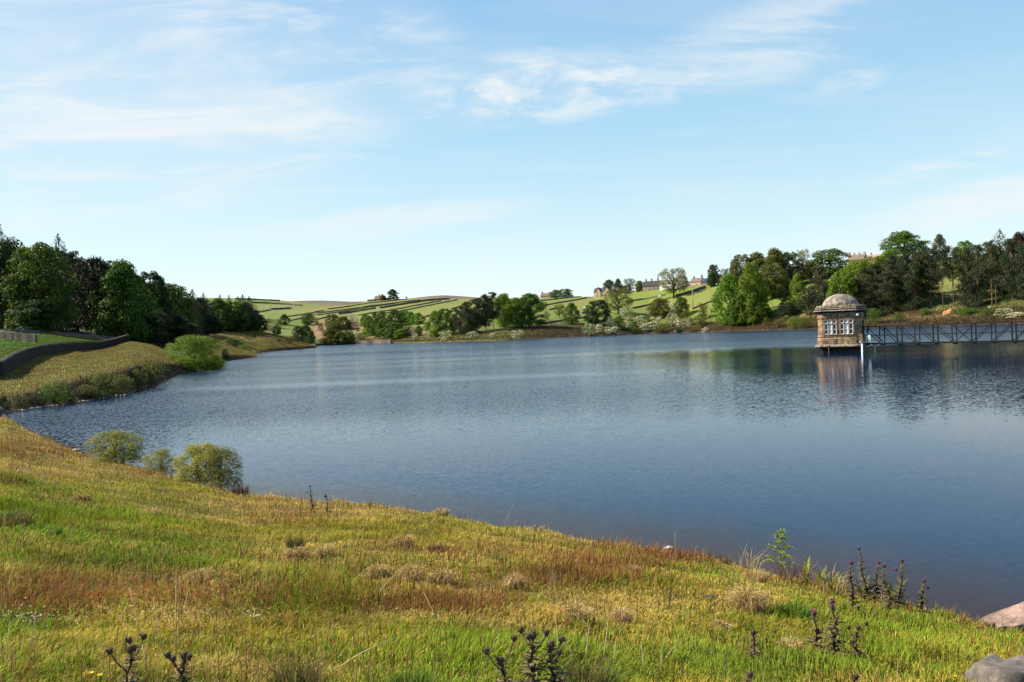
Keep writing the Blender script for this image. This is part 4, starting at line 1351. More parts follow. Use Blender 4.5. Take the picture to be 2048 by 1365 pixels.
def wall_strip(name, pts, h, th, mat, label, group=None, cat='stone wall', step=3.0, rough=0.08, coping=None):
    """a dry stone wall draped on the ground through 3-D points"""
    P = [Vector(p) for p in pts]
    D = [P[0]]
    for a, b in zip(P[:-1], P[1:]):
        n = max(1, int((b - a).length / step))
        D += [a.lerp(b, (i + 1) / n) for i in range(n)]
    r = random.Random(len(label))
    mb, cb = MB(), MB()
    L1, L2 = [], []
    org = P[0].copy()
    for i, p in enumerate(D):
        d = (D[min(i + 1, len(D) - 1)] - D[max(i - 1, 0)])
        s = Vector((d.y, -d.x, 0)).normalized() * th / 2
        p = p - org + Vector((r.uniform(-1, 1), r.uniform(-1, 1), 0)) * rough * 0.5
        hh = Vector((0, 0, h * (1 + r.uniform(-rough, rough))))
        dn_ = Vector((0, 0, -0.5))
        L1.append([p - s + dn_, p + s + dn_, p + s * 0.75 + hh, p - s * 0.75 + hh])
        c = Vector((0, 0, 0.15 + r.uniform(-.02, .02)))
        L2.append([p - s * 1.0 + hh + Vector((0, 0, .003)), p + s * 1.0 + hh + Vector((0, 0, .003)), p + s * 0.6 + hh + c, p - s * 0.6 + hh + c])
    mb.rings(L1)
    o = mb.build(name, mat, loc=org)
    tag(o, label, cat, group, 'thing')
    if coping:
        # upright cope stones, each a little different
        for i in range(len(D) - 1):
            a_, b_ = D[i] - org, D[i + 1] - org
            L_ = (b_ - a_).length
            t_ = 0.0
            dv = (b_ - a_).normalized()
            sv = Vector((dv.y, -dv.x, 0)).normalized()
            while t_ < L_ - .05:
                w_ = r.uniform(.18, .42)
                hh_ = r.uniform(.10, .22)
                c_ = a_ + dv * (t_ + w_ / 2) + Vector((0, 0, h + .06 + hh_ / 2))
                cb.obox(c_, dv * (w_ / 2 - .012), sv * th * r.uniform(.36, .46), Vector((r.uniform(-.03, .03), r.uniform(-.03, .03), hh_ / 2)))
                t_ += w_
        cb.build('coping', coping, o)
    return o


# long dark wall along the field on the left
pts = []
for px in list(range(-160, 0, 20)) + list(range(0, 264, 8)):
    u, _ = ray(px, 665 - (px - 1024) * 0.0384)
    y = np.interp(u, US, CY[8])
    pts.append(Vector((u * y, y, float(np.interp(u, US, CZ[8])))))
M['coping'] = mat_simple('coping', (.10, .093, .08), 0.95, 3, 0.4)
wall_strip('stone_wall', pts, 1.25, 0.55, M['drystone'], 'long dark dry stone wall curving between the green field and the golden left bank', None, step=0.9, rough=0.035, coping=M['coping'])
a, b = ground_at(-60, 672, 80), ground_at(73, 686, 80)
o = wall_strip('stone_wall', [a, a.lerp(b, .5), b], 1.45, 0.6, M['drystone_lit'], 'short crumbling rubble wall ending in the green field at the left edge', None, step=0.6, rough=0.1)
a = ground_depth(-60, 192)
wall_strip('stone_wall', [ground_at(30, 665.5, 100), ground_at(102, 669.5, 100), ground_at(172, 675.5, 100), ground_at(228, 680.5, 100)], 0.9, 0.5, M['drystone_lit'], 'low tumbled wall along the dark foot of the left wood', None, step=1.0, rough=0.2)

FW = 'dark dry stone walls dividing the far fields'


def fwall(pts, label, h=1.15, mat='field_wall', ymin=420.0, th=0.8, group=FW):
    P = []
    for (x0, y0), (x1, y1) in zip(pts[:-1], pts[1:]):
        n = max(2, int((x1 - x0) / 8))
        P += [ground_at(x0 + (x1 - x0) * i / n, y0 + (y1 - y0) * i / n, ymin) for i in range(n)]
    P.append(ground_at(*pts[-1], ymin))
    # smooth the depth so that the wall runs evenly over the ground
    us = [p.x / p.y for p in P]
    ys = np.array([p.y for p in P])
    if len(ys) > 4:
        ys = np.convolve(np.pad(ys, 2, mode='edge'), np.ones(5) / 5, 'valid')
    P = [Vector((u * y, y, float(heights(np.array([u]), np.array([y]))[0]))) for u, y in zip(us, ys)]
    wall_strip('field_wall', P, h, th, M[mat], label, group, step=6.0, rough=0.12)


fwall([(655, 620), (743, 607), (811, 600)], 'uppermost long wall climbing the striped hillside towards the skyline farm')
fwall([(576, 635), (649, 622)], 'left piece of the uppermost wall on the striped hillside')
fwall([(628, 629), (751, 612), (841, 601)], 'second long wall from the top of the striped hillside')
fwall([(580, 643), (604, 637)], 'short thick wall left of the round field tree')
fwall([(628, 633), (698, 622), (770, 611), (825, 602.5)], 'third long wall from the top of the striped hillside')
fwall([(677, 630), (752, 618)], 'wall ending in a gap in the middle of the striped hillside', 2.0)
fwall([(759.5, 618), (848, 603), (899, 599.5)], 'thick wall starting again after the gap on the striped hillside', 2.0)
fwall([(636, 640), (655, 635)], 'short low wall right of the tiny thin tree')
fwall([(716, 632), (798, 619), (882, 602.5)], 'lowest full-length wall of the striped hillside')
fwall([(755, 631), (815, 621), (915, 600.5)], 'wall just above the lakeside grove on the striped hillside')
fwall([(848, 636), (868, 629)], 'short wall left of the broad lakeside pair of trees')
fwall([(903, 619), (918, 615)], 'short wall left of the black pine clump')
fwall([(1080, 603), (1164, 594)], 'upper wall crossing the green field right of the great round tree')
fwall([(1084, 613), (1164, 599), (1187, 595)], 'lower wall crossing the green field right of the great round tree')
fwall([(1166, 598), (1209, 595)], 'tan garden wall below the gabled house', 1.6, 'tan_wall')
fwall([(1098, 621), (1128, 615)], 'short wall above the neat cone-shaped tree')
fwall([(1254, 605), (1331, 592)], 'wall below the terrace with a white sheep beside it')
fwall([(1264, 619.5), (1304, 608), (1342, 598)], 'dark wall climbing to the foot of the spreading hill tree')
fwall([(1351, 595.5), (1412, 577.5)], 'thick dark wall right of the spreading hill tree', 2.2)
fwall([(1385, 619.5), (1428, 603)], 'wall passing the utility pole on the right hill field')
fwall([(1256, 585), (1291, 582), (1330, 578)], 'garden wall in front of the terrace houses', 1.4)
fwall([(1345, 583), (1385, 573), (1420, 568)], 'garden wall in front of the white houses', 1.3, 'tan_wall')
fwall([(1164, 628.5), (1176, 624)], 'short tan wall beside the dark round tree', 1.5, 'tan_wall')
fwall([(1076, 651), (1129, 642), (1172, 636)], 'pale stone wall at the foot of the great round tree', 1.5, 'tan_wall', 380)
fwall([(1536, 620), (1560, 615)], 'wall on the slope right of the great bright trees', 1.2, 'field_wall', 380)
fwall([(1860, 594), (1916, 590)], 'brown wall seen through the sunlit gap in the right wood', 1.4, 'tan_wall', 330)
fwall([(505, 606.5), (558, 609), (605, 613)], 'middle wall on the distant left hill with the sheep', 2.6, 'field_wall', 1100)
fwall([(470, 599), (500, 600), (560, 603)], 'skyline wall on the distant left hill', 2.4, 'field_wall', 1100)
fwall([(542, 620.5), (583, 618)], 'short lower wall on the distant left hill', 2.6, 'field_wall', 1100)
fwall([(515, 626), (541, 621)], 'pale lowest wall on the distant left hill', 2.0, 'tan_wall', 800)
fwall([(530, 659), (548, 664), (569, 673)], 'wall running down the middle spit from the left wood', 1.3, 'field_wall', 300)
# retaining wall at the head of the lake
pts = []
for px in range(711, 786, 6):
    u, _ = ray(px, 688)
    y = float(np.interp(u, US, CY[6])) - 2.0
    pts.append(Vector((u * y, y, -0.3)))
wall_strip('retaining_wall', pts, 3.0, 1.6, M['dam_stone'], 'pinkish stone retaining wall along the water below the lakeside grove', None, 'retaining wall', 2.0, 0.03)

# ------------------------------------------------------------------ houses
M['house_wall'] = mat_simple('house_wall', (1, 1, 1), 0.9, 0.9, 0.22, use_obj=True)
M['house_roof'] = mat_simple('house_roof', (1, 1, 1), 0.85, 0.8, 0.28, use_obj=True)
M['frame'] = mat_simple('window_frame', (.70, .69, .64), 0.6, 4, 0.08)
m, t, out = new_mat('window_pane')
p = t.n('ShaderNodeBsdfPrincipled', ins={'Base Color': (.018, .020, .024), 'Roughness': 0.12})
t.put(out, 0, p.outputs[0])
M['pane'] = m
m, t, out = new_mat('solar_panel')
p = t.n('ShaderNodeBsdfPrincipled', ins={'Base Color': (.02, .07, .20), 'Roughness': 0.25})
t.put(out, 0, p.outputs[0])
M['solar'] = m

HW = dict(cream=(.62, .45, .25), tan=(.46, .33, .21), brown=(.33, .24, .17), dark=(.13, .10, .08), white=(.72, .70, .66), pink=(.46, .31, .24))
HR = dict(slate=(.060, .065, .085), grey=(.17, .155, .14), brown=(.15, .11, .085), dark=(.055, .047, .043), pink=(.24, .17, .135))


def house(name, px, base, wpx, eave_px, rise_px, wallc, roofc, label, rz=0.0, depth=None, chim=(), wins=(), gables=(), solar=False, doors=(), ymin=430.0):
    """gabled stone house: long side L along its own x facing the lake (-y)"""
    f = ground_at(px, base, ymin)
    k = f.y / FPX
    L, E, Rr = wpx * k, eave_px * k, rise_px * k
    D = depth * k if depth else L * 0.55
    ang = -math.atan2(f.x, f.y) + rz - 0.42
    e = empty(name, f - Vector((0, 0, 0.3)), ang, label, 'house', 'village houses on the ridge')
    wb = MB()
    z0 = -2.0
    vs = []
    for x in (-L / 2, L / 2):
        vs += [(x, 0, z0), (x, D, z0), (x, D, E), (x, D / 2, E + Rr), (x, 0, E)]
    wb.add(vs, [(0, 5, 9, 4), (6, 1, 2, 7), (4, 9, 8, 3), (3, 8, 7, 2)])
    wb.add(vs, [(0, 4, 2, 1), (5, 6, 7, 9)], [(4, 3, 2), (9, 7, 8)])
    rb = MB()
    o_, tk = 0.35, 0.28

    def slabs(x0, x1, yc, half, ez, rz_):
        sl = rz_ / half
        for s in (-1, 1):
            y_e, y_r = yc + s * (half + o_), yc
            ze, zr = ez - o_ * sl + 0.03, ez + rz_ + 0.03
            v = [(x0, y_e, ze), (x1, y_e, ze), (x1, y_r, zr), (x0, y_r, zr)]
            v += [(a, b, c + tk) for a, b, c in v]
            rb.add(v, [(0, 1, 2, 3), (7, 6, 5, 4), (0, 4, 5, 1), (1, 5, 6, 2), (2, 6, 7, 3), (3, 7, 4, 0)])
    slabs(-L / 2 - o_, L / 2 + o_, D / 2, D / 2, E, Rr)
    for gx, gw, gh in gables:                      # front gables: centre, width, height of the apex above the eaves
        x, w2, dd = gx * L, gw * L / 2, D * 0.45
        A = gh * k
        v = [(x - w2, -0.6, z0), (x + w2, -0.6, z0), (x + w2, -0.6, E), (x, -0.6, E + A), (x - w2, -0.6, E)]
        v += [(a, dd, c) for a, b, c in v]
        wb.add(v, [(0, 1, 2, 4), (0, 5, 6, 1), (1, 6, 7, 2), (4, 9, 5, 0)], [(4, 2, 3)])
        for s in (-1, 1):
            v = [(x + s * (w2 + .2), -0.85, E - .1), (x, -0.85, E + A + .05), (x, dd, E + A + .05), (x + s * (w2 + .2), dd, E - .1)]
            v += [(a, b, c + tk) for a, b, c in v]
            rb.add(v, [(0, 1, 2, 3), (7, 6, 5, 4), (0, 4, 5, 1), (1, 5, 6, 2), (2, 6, 7, 3), (3, 7, 4, 0)])
    wo_ = wb.build('wall', M['house_wall'], e, color=HW[wallc])
    ro = rb.build('roof', M['house_roof'], e, color=HR[roofc])
    for cx, ch in chim:
        cb = MB()
        x, hh = cx * L, ch * k
        zr = E + Rr
        cb.box(x - .55, x + .55, D / 2 - .4, D / 2 + .4, zr - 0.6, zr + hh)
        cb.box(x - .68, x + .68, D / 2 - .52, D / 2 + .52, zr + hh + .003, zr + hh + .2)
        for s in (-.28, .28):
            cb.tube([(x + s, D / 2, zr + hh + .2), (x + s, D / 2, zr + hh + .75)], [.16, .12], 6)
        cb.build('chimney', M['house_wall'], ro, color=HW['dark' if wallc != 'pink' else 'brown'])
    for wx, wz, ww, wh in wins:                    # centre x (share of L), centre z (share of E), size in metres
        yy = -0.6 if any(abs(wx - g_[0]) < g_[1] / 2 for g_ in gables) else 0.0
        x, z = wx * L, wz * E
        fb, pb = MB(), MB()
        b = 0.14
        for x0, x1, zz0, zz1 in ((x - ww / 2, x + ww / 2, z + wh / 2 - b, z + wh / 2), (x - ww / 2, x + ww / 2, z - wh / 2, z - wh / 2 + b), (x - ww / 2, x - ww / 2 + b, z - wh / 2 + b, z + wh / 2 - b), (x + ww / 2 - b, x + ww / 2, z - wh / 2 + b, z + wh / 2 - b)):
            fb.box(x0, x1, yy - .10, yy - .005, zz0, zz1)
        pb.box(x - ww / 2 + b, x + ww / 2 - b, yy - .05, yy - .006, z - wh / 2 + b, z + wh / 2 - b)
        w_ = fb.build('window', M['frame'], e)
        pb.build('pane', M['pane'], w_)
    for dx in doors:
        db = MB()
        db.box(dx * L - .55, dx * L + .55, -.08, -.004, 0.2, 2.5)
        db.build('door', M['house_roof'], e, color=(.10, .06, .04))
    if solar:
        y0_, z0_ = D * 0.12, E + Rr * 0.24 + tk + .06
        y1_, z1_ = D * 0.42, E + Rr * 0.84 + tk + .06
        sb = MB()
        sb.add([(-L * .38, y0_, z0_), (L * .38, y0_, z0_), (L * .38, y1_, z1_), (-L * .38, y1_, z1_), (-L * .38, y0_, z0_ + .08), (L * .38, y0_, z0_ + .08), (L * .38, y1_, z1_ + .08), (-L * .38, y1_, z1_ + .08)],
               [(3, 2, 1, 0), (4, 5, 6, 7), (0, 1, 5, 4), (1, 2, 6, 5), (2, 3, 7, 6), (3, 0, 4, 7)])
        sb.build('solar_panel', M['solar'], ro)
    return e


def row(n, z, a=-.4, b=.4, w=1.0, h=1.3):
    return [(a + (b - a) * i / max(1, n - 1), z, w, h) for i in range(n)]


house('stone_house', 1241, 581.5, 36, 9, 7.5, 'tan', 'grey', 'low grey-roofed stone house behind the gabled cream house', 0.15, 14, ((-.25, 2), (.46, 2)), row(3, .5, .1, .42), ymin=600)
house('gabled_house', 1207, 594.5, 40, 11.5, 7.5, 'cream', 'slate', 'large cream stone house with two front gables and dark slate roof', 0.1, 20, (), row(2, .3, -.38, -.28, 1.2, 1.5) + row(2, .3, .12, .28, 1.2, 1.5) + row(2, .78, -.32, .2, 1.2, 1.5) + row(2, .3, -.1, .02, 1.2, 1.5), ((-.28, .26, 8.5), (.17, .32, 9.0)), doors=(-.06,))
house('stone_house', 1278, 580.5, 12, 12, 5, 'tan', 'brown', 'narrow tan gable house at the left end of the terrace', 0.5, 10, (), row(2, .35, -.25, .25) + row(2, .75, -.25, .25), ymin=600)
house('terrace_house', 1302, 579, 34, 10.5, 8.5, 'brown', 'dark', 'dark terrace with three chimneys and white window frames', 0.1, 13, ((-.34, 4), (.0, 4.5), (.38, 5)), row(4, .72, -.38, .34) + row(4, .3, -.38, .34), doors=(-.12, .18), ymin=600)
house('white_house', 1334, 577, 32, 11, 7, 'white', 'grey', 'low white house behind the limbs of the spreading hill tree', 0.0, 12, (), row(3, .5, -.3, .3), ymin=600)
house('white_house', 1359, 572, 26, 14, 7, 'white', 'brown', 'taller white house right of the spreading hill tree', 0.1, 12, ((.3, 3),), row(2, .5, -.3, .2), ymin=600)
house('stone_house', 1391, 568.5, 24, 10, 7, 'tan', 'brown', 'stone house with two chimneys left of the blue panel roof', -0.2, 16, ((-.35, 3.5), (.42, 5)), row(3, .7, -.3, .3) + row(3, .28, -.3, .3), doors=(.1,), ymin=560)
house('stone_house', 1414, 566, 20, 9, 6, 'brown', 'slate', 'stone house with a blue solar panel on its roof', 0.1, 14, ((.4, 3),), row(2, .6, -.2, .25), solar=True, ymin=560)
house('farmhouse', 1448, 562, 32, 8.5, 9, 'tan', 'brown', 'long tan-roofed farmhouse half hidden by the great bright trees', -0.25, 18, ((-.1, 2.5), (.4, 3)), row(3, .5, -.35, .1), ymin=540)
house('farmhouse', 1091, 596, 22, 6, 5, 'tan', 'brown', 'lone small farmhouse on the skyline beside the round hilltop grove', 0.0, 11, ((-.4, 2.5), (.3, 1.5)), row(3, .5, -.3, .3), ymin=600)
house('farm_ruin', 758, 600, 20, 4, 6, 'brown', 'brown', 'brown ruined farm on the skyline left of the lone round tree', 0.0, 12, ((-.1, 2.5), (.2, 3)), row(2, .5, -.3, .2), ymin=700)
house('farm_shed', 741, 601, 14, 3, 1.5, 'brown', 'brown', 'low farm shed on the skyline left of the ruined farm', 0.0, 7, ymin=700)
house('farm_shed', 775, 600.5, 10, 2.5, 1.5, 'dark', 'dark', 'dark low shed between the ruined farm and the lone round tree', 0.0, 6, ymin=700)
house('stone_house', 1711, 529, 34, 11, 9, 'pink', 'brown', 'brow house with a row of four chimneys above the right trees', -0.1, 16, ((-.48, 6), (-.2, 3.5), (.12, 3.5), (.45, 4)), row(3, .7, -.2, .3, 1.2, 1.4), ymin=450)
house('stone_house', 1749, 523, 40, 8, 7, 'pink', 'pink', 'long low-roofed brow house right of the house with four chimneys', -0.15, 16, ((-.3, 4),), (), ymin=450)
house('stone_house', 1609, 552, 24, 7, 7, 'tan', 'brown', 'roof half hidden in the trees below the thin pale budding tree', 0.3, 14, ((.3, 3),), row(2, .5, -.2, .2), ymin=430)
house('stone_house', 1921, 515, 26, 10, 8, 'tan', 'grey', 'grey house glimpsed behind the right pines under a small bright crown', 0.2, 14, ((.2, 3),), row(2, .6, -.2, .2), ymin=430)
e = house('stone_hut', 1547, 588.5, 9, 5, 1.8, 'pink', 'pink', 'small stone hut alone in the field right of the great bright trees', 0.3, 7, doors=(-.1,), ymin=430)
e['category'] = 'hut'
del e['group']

# ------------------------------------------------------------------ utility pole, sheep
f = ground_at(1386, 618, 430)
k = f.y / FPX
e = empty('utility_pole', f, 0, 'pale wooden utility pole standing in the right hill field by a wall', 'utility pole')
mb = MB()
mb.tube([(0, 0, -.5), (0, 0, 44 * k)], [.30, .22], 8)
M['pole'] = mat_simple('pole_wood', (.34, .29, .23), 0.9, 2, 0.25)
mb.build('pole', M['pole'], e, True)
mb = MB()
mb.bar((-1.1, 0, 42 * k), (1.1, 0, 42 * k), .16, .2)
for x in (-.9, 0, .9):
    mb.tube([(x, 0, 42 * k + .1), (x, 0, 42 * k + .45)], [.08, .06], 6)
mb.build('crossarm', M['pole'], e)

M['wool'] = mat_simple('wool', (.72, .70, .64), 0.95, 3, 0.12)
M['wool_dark'] = mat_simple('wool_dark', (.05, .04, .035), 0.95, 3, 0.2)
M['face'] = mat_simple('sheep_face', (.10, .085, .075), 0.9, 3, 0.2)


def sheep_meshes():
    """a grazing sheep: woolly body with legs in one skin, dark head as child"""
    mb = MB()
    n = 10
    prof = [(-.62, .10, .62), (-.56, .26, .60), (-.35, .33, .58), (0, .35, .57), (.30, .32, .60), (.48, .24, .64), (.60, .15, .62), (.72, .11, .50)]
    loops = [[(x, r * math.cos(2 * math.pi * k / n), z + r * 0.92 * math.sin(2 * math.pi * k / n)) for k in range(n)] for x, r, z in prof]
    mb.rings(loops)
    for x in (-.40, .34):
        for y in (-.15, .15):
            mb.tube([(x, y, .45), (x + (.02 if x > 0 else -.04), y, .24), (x, y, 0)], [.085, .05, .04], 6)
    mb.tube([(-.60, 0, .70), (-.70, 0, .50)], [.06, .03], 6)
    body = mb.mesh('sheep_body', True)
    hb = MB()
    hb.tube([(.70, 0, .56), (.82, 0, .42), (.92, 0, .22), (.95, 0, .14)], [.10, .115, .075, .05], 8)
    for s in (-1, 1):
        hb.tube([(.80, .09 * s, .46), (.79, .21 * s, .44)], [.045, .02], 5)
    return body, hb.mesh('sheep_head', True)


SBODY, SHEAD = sheep_meshes()


def sheep(px, py, label, group, ymin, scale=1.5, dark=False):
    f = ground_at(px, py, ymin)
    e = empty('sheep', f - Vector((0, 0, .03)), random.uniform(-.6, .6) + (math.pi if random.random() < .5 else 0), label, 'sheep', group)
    e.scale = (scale,) * 3
    for nm, me_, mt in (('body', SBODY, 'wool'), ('head', SHEAD, 'face')):
        o = obj(nm, me_, M['wool' if nm == 'body' and not dark else 'face'], e)
    return e


for px, py in ((512, 615), (524, 618), (531, 613), (540, 612), (556, 617), (560, 616.5), (563, 615), (566, 617), (571, 616), (548, 613), (520, 611.5), (588, 612), (536, 616), (575, 613)):
    sheep(px, py, 'tiny white sheep scattered on the distant left hill field', 'sheep on the distant left hill', 1100, 1.6)
sheep(1320, 596, 'white sheep beside the wall below the terrace houses', 'sheep on the right hill fields', 430, 2.0)
sheep(1170, 618, 'white sheep standing above the dark round tree', 'sheep on the right hill fields', 430, 1.8)
sheep(1217, 613, 'white sheep half behind the limbs of the open olive tree', 'sheep on the right hill fields', 430, 1.8)
M['mole'] = mat_simple('tussock', (.045, .05, .02), 0.95, 3, 0.3)

# ------------------------------------------------------------------ valve tower
M['tower'] = mat_stone('tower_stone', (.47, .29, .145), (.20, .13, .08), (.50, .41, .29), 0.78, 0.26, soot=0.80, msize=0.022)
M['tower_band'] = mat_stone('tower_band', (.34, .235, .145), (.22, .15, .095), (.12, .09, .06), 1.1, 0.9, soot=0.6, msize=0.012)
M['slab'] = mat_stone('roof_slab', (.46, .39, .30), (.28, .22, .17), (.04, .03, .025), 0.75, 0.5, soot=0.62, msize=0.02)
M['stem'] = mat_stone('stem_stone', (.07, .055, .042), (.045, .036, .03), (.02, .016, .013), 0.9, 0.3, soot=0.6)
m, t, out = new_mat('dome_stone')
tc_ = t.n('ShaderNodeTexCoord').outputs['Object']
n1 = t.noise(tc_, 0.9, 6, 0.7)
n2 = t.noise(t.scale(tc_, (2, 2, .6)), 2.0, 5, 0.7)
c = t.mix(t.rng(n1, .40, .60), (.10, .080, .062), (.34, .29, .225))
c = t.mix(t.rng(n2, .46, .62, 0, .8), c, (.06, .048, .04))
p = t.n('ShaderNodeBsdfPrincipled', ins={'Base Color': c, 'Roughness': 0.9})
t.put(p, 'Normal', t.n('ShaderNodeBump', ins={'Height': n2, 'Strength': 0.5, 'Distance': 0.05}).outputs[0])
t.put(out, 0, p.outputs[0])
M['dome'] = m
M['white_frame'] = mat_simple('white_frame', (.80, .79, .74), 0.5, 5, 0.06)
M['blind'] = mat_simple('blind', (.60, .60, .58), 0.7, 3, 0.06)
M['steel'] = mat_simple('painted_steel', (.009, .0085, .008), 0.8, 3, 0.4)
M['pale_steel'] = mat_simple('pale_steel', (.42, .38, .33), 0.6, 3, 0.3)
M['pipe'] = mat_simple('pipe_white', (.62, .76, .86), 0.4, 3, 0.08)
M['deck'] = mat_simple('deck_boards', (.07, .06, .05), 0.9, 3, 0.4)

TU, _ = ray(1684, 705)
TY = 105.0
TPOS = Vector((TU * TY, TY, 0))
view_ang = math.atan2(-TPOS.y, -TPOS.x)               # direction tower -> eye
FACE = view_ang - R(9)                                # where the front face looks
TRZ = FACE + math.pi / 2                              # local -y looks along FACE
tower = empty('valve_tower', TPOS, TRZ, 'octagonal stone valve tower with a weathered dome standing in the water', 'valve tower')
FL, CH, SL = 3.95, 0.58, 2.6                          # front length, corner leg, side length


def octa(off, z, jit=0.0):
    """plan outline pushed out by off"""
    hx, hy, c = FL / 2 + CH + off, SL / 2 + CH + off, CH + off * 0.414 + off * 0.17
    P = [(-hx + c, -hy), (hx - c, -hy), (hx, -hy + c), (hx, hy - c), (hx - c, hy), (-hx + c, hy), (-hx, hy - c), (-hx, -hy + c)]
    return [Vector((x, y, z)) for x, y in P]


def tier(name, levels, mat, **kw):
    b = MB()
    b.rings([octa(o_, z) for o_, z in levels])
    return b.build(name, M[mat], tower, **kw)


HYF = -(SL / 2 + CH)                                  # y of the front face
tier('stem', [(-.62, -3.0), (-.55, 0.05), (-.40, 0.35), (-.05, 0.60), (.22, 0.748)], 'stem')
tier('ledge', [(.30, 0.75), (.42, 0.80), (.42, 0.93), (.34, 1.02), (.18, 1.08)], 'slab')
tier('plinth', [(.13, 1.083), (.13, 1.82), (.05, 1.93)], 'tower')
tier('wall', [(0, 1.933), (0, 5.2)], 'tower')
tier('sill_band', [(.03, 1.98), (.10, 2.02), (.10, 2.15), (.03, 2.21)], 'tower_band')
tier('lintel_band', [(.03, 4.33), (.09, 4.37), (.09, 4.46), (.03, 4.52)], 'tower_band')
tier('cornice', [(.04, 4.98), (.12, 5.06), (.22, 5.16), (.22, 5.218)], 'stem')  # soffit in dark stone: the shade under the eaves put into its colour
rs = random.Random(5)
for i, (o0, z0_, hgt) in enumerate(((.46, 5.22, .15), (.36, 5.46, .14), (.26, 5.68, .13), (.10, 5.86, .09))):
    if i:
        tier('roof_joint', [(o0 - .16, z0_ - .10), (o0 - .16, z0_ - .003)], 'stem')  # recessed gap between slabs, its shade deepened by dark stone
    tier('roof_slab', [(o0 - .06, z0_), (o0, z0_ + .02), (o0 - .02, z0_ + hgt - .02), (o0 - .13, z0_ + hgt)], 'slab')
db = MB()
prof = [(2.16, 5.93), (2.16, 6.02), (2.11, 6.20), (1.97, 6.48), (1.74, 6.76), (1.42, 7.01), (1.04, 7.20), (.62, 7.33), (.26, 7.40), (.12, 7.44)]
nd_ = 32
db.rings([[(r_ * math.cos(2 * math.pi * k / nd_), r_ * 0.88 * math.sin(2 * math.pi * k / nd_), z) for k in range(nd_)] for r_, z in prof])
dome_o = db.build('dome', M['dome'], tower, True)
fb = MB()
prof = [(.34, 7.36), (.24, 7.47), (.13, 7.56), (.10, 7.64), (.16, 7.70), (.15, 7.78), (.06, 7.85), (.03, 8.05), (.012, 8.55)]
fb.rings([[(r_ * math.cos(2 * math.pi * k / 12), r_ * math.sin(2 * math.pi * k / 12), z) for k in range(12)] for r_, z in prof])
fb.build('finial', M['stem'], dome_o, True)


def tower_window(cx, lw, gap):
    """three tall lights under three small ones, in a stone surround"""
    sb, wf_, pn, bl = MB(), MB(), MB(), MB()
    y0 = HYF
    tot = 3 * lw + 2 * gap
    x0 = cx - tot / 2
    sb.box(x0 - .14, x0 - .003, y0 - .11, y0 - .004, 2.34, 4.20)
    sb.box(x0 + tot + .003, x0 + tot + .14, y0 - .11, y0 - .004, 2.34, 4.20)
    for i in (1, 2):
        xm = x0 + i * lw + (i - 1) * gap
        sb.box(xm + .003, xm + gap - .003, y0 - .115, y0 - .004, 2.34, 4.20)
    sb.box(x0 - .22, x0 + tot + .22, y0 - .15, y0 - .004, 2.222, 2.337)
    for i in range(3):
        xa = x0 + i * (lw + gap)
        sb.box(xa + .003, xa + lw - .003, y0 - .105, y0 - .004, 3.60, 3.70)
        # shallow arched heads
        for j in range(5):
            xx0, xx1 = xa + lw * j / 5 + .001, xa + lw * (j + 1) / 5 - .001
            hgt = 4.20 - .10 * ((j - 2) / 2) ** 2
            sb.box(xx0, xx1, y0 - .12, y0 - .004, hgt - .03, 4.26)
        for z_0, z_1 in ((2.34, 3.597), (3.703, 4.12)):
            b_ = .055
            for q in ((xa + .004, xa + b_, z_0, z_1), (xa + lw - b_, xa + lw - .004, z_0, z_1), (xa + b_, xa + lw - b_, z_0, z_0 + b_), (xa + b_, xa + lw - b_, z_1 - b_, z_1)):
                wf_.box(q[0], q[1], y0 - .075, y0 - .008, q[2], q[3])
            if z_0 < 3:
                wf_.box(xa + b_, xa + lw - b_, y0 - .073, y0 - .009, 2.92, 2.97)
            tgt = bl if i == 1 else pn
            tgt.box(xa + b_, xa + lw - b_, y0 - .03, y0 - .010, z_0 + b_, z_1 - b_)
            if i == 1 and z_0 > 3:
                pn.box(xa + lw * .36, xa + lw * .64, y0 - .042, y0 - .031, z_0 + .15, z_0 + .27)
    s_ = sb.build('window', M['tower_band'], tower)
    wf_.build('frame', M['white_frame'], s_)
    pn.build('pane', M['pane'], s_)
    bl.build('blind', M['blind'], s_)


tower_window(-0.94, .40, .09)
tower_window(0.94, .42, .10)
# door on the bridge side, lamp and pale corner block
hxs = FL / 2 + CH
db = MB()
db.box(hxs + .004, hxs + .06, -.55, .55, 1.95, 4.0)
db.build('door', M['stem'], tower)
db = MB()
db.box(hxs - .30, hxs + .16, HYF - .02, HYF + .40, 1.25, 2.30)
db.build('corner_block', M['tower_band'], tower)
lb = MB()
lb.bar((hxs - .42, HYF + .10, 4.72), (hxs - .30, HYF - .28, 4.78), .05, .05)
lb.box(hxs - .42, hxs - .18, HYF - .42, HYF - .22, 4.58, 4.80)
lb.build('lamp', M['pipe'], tower)

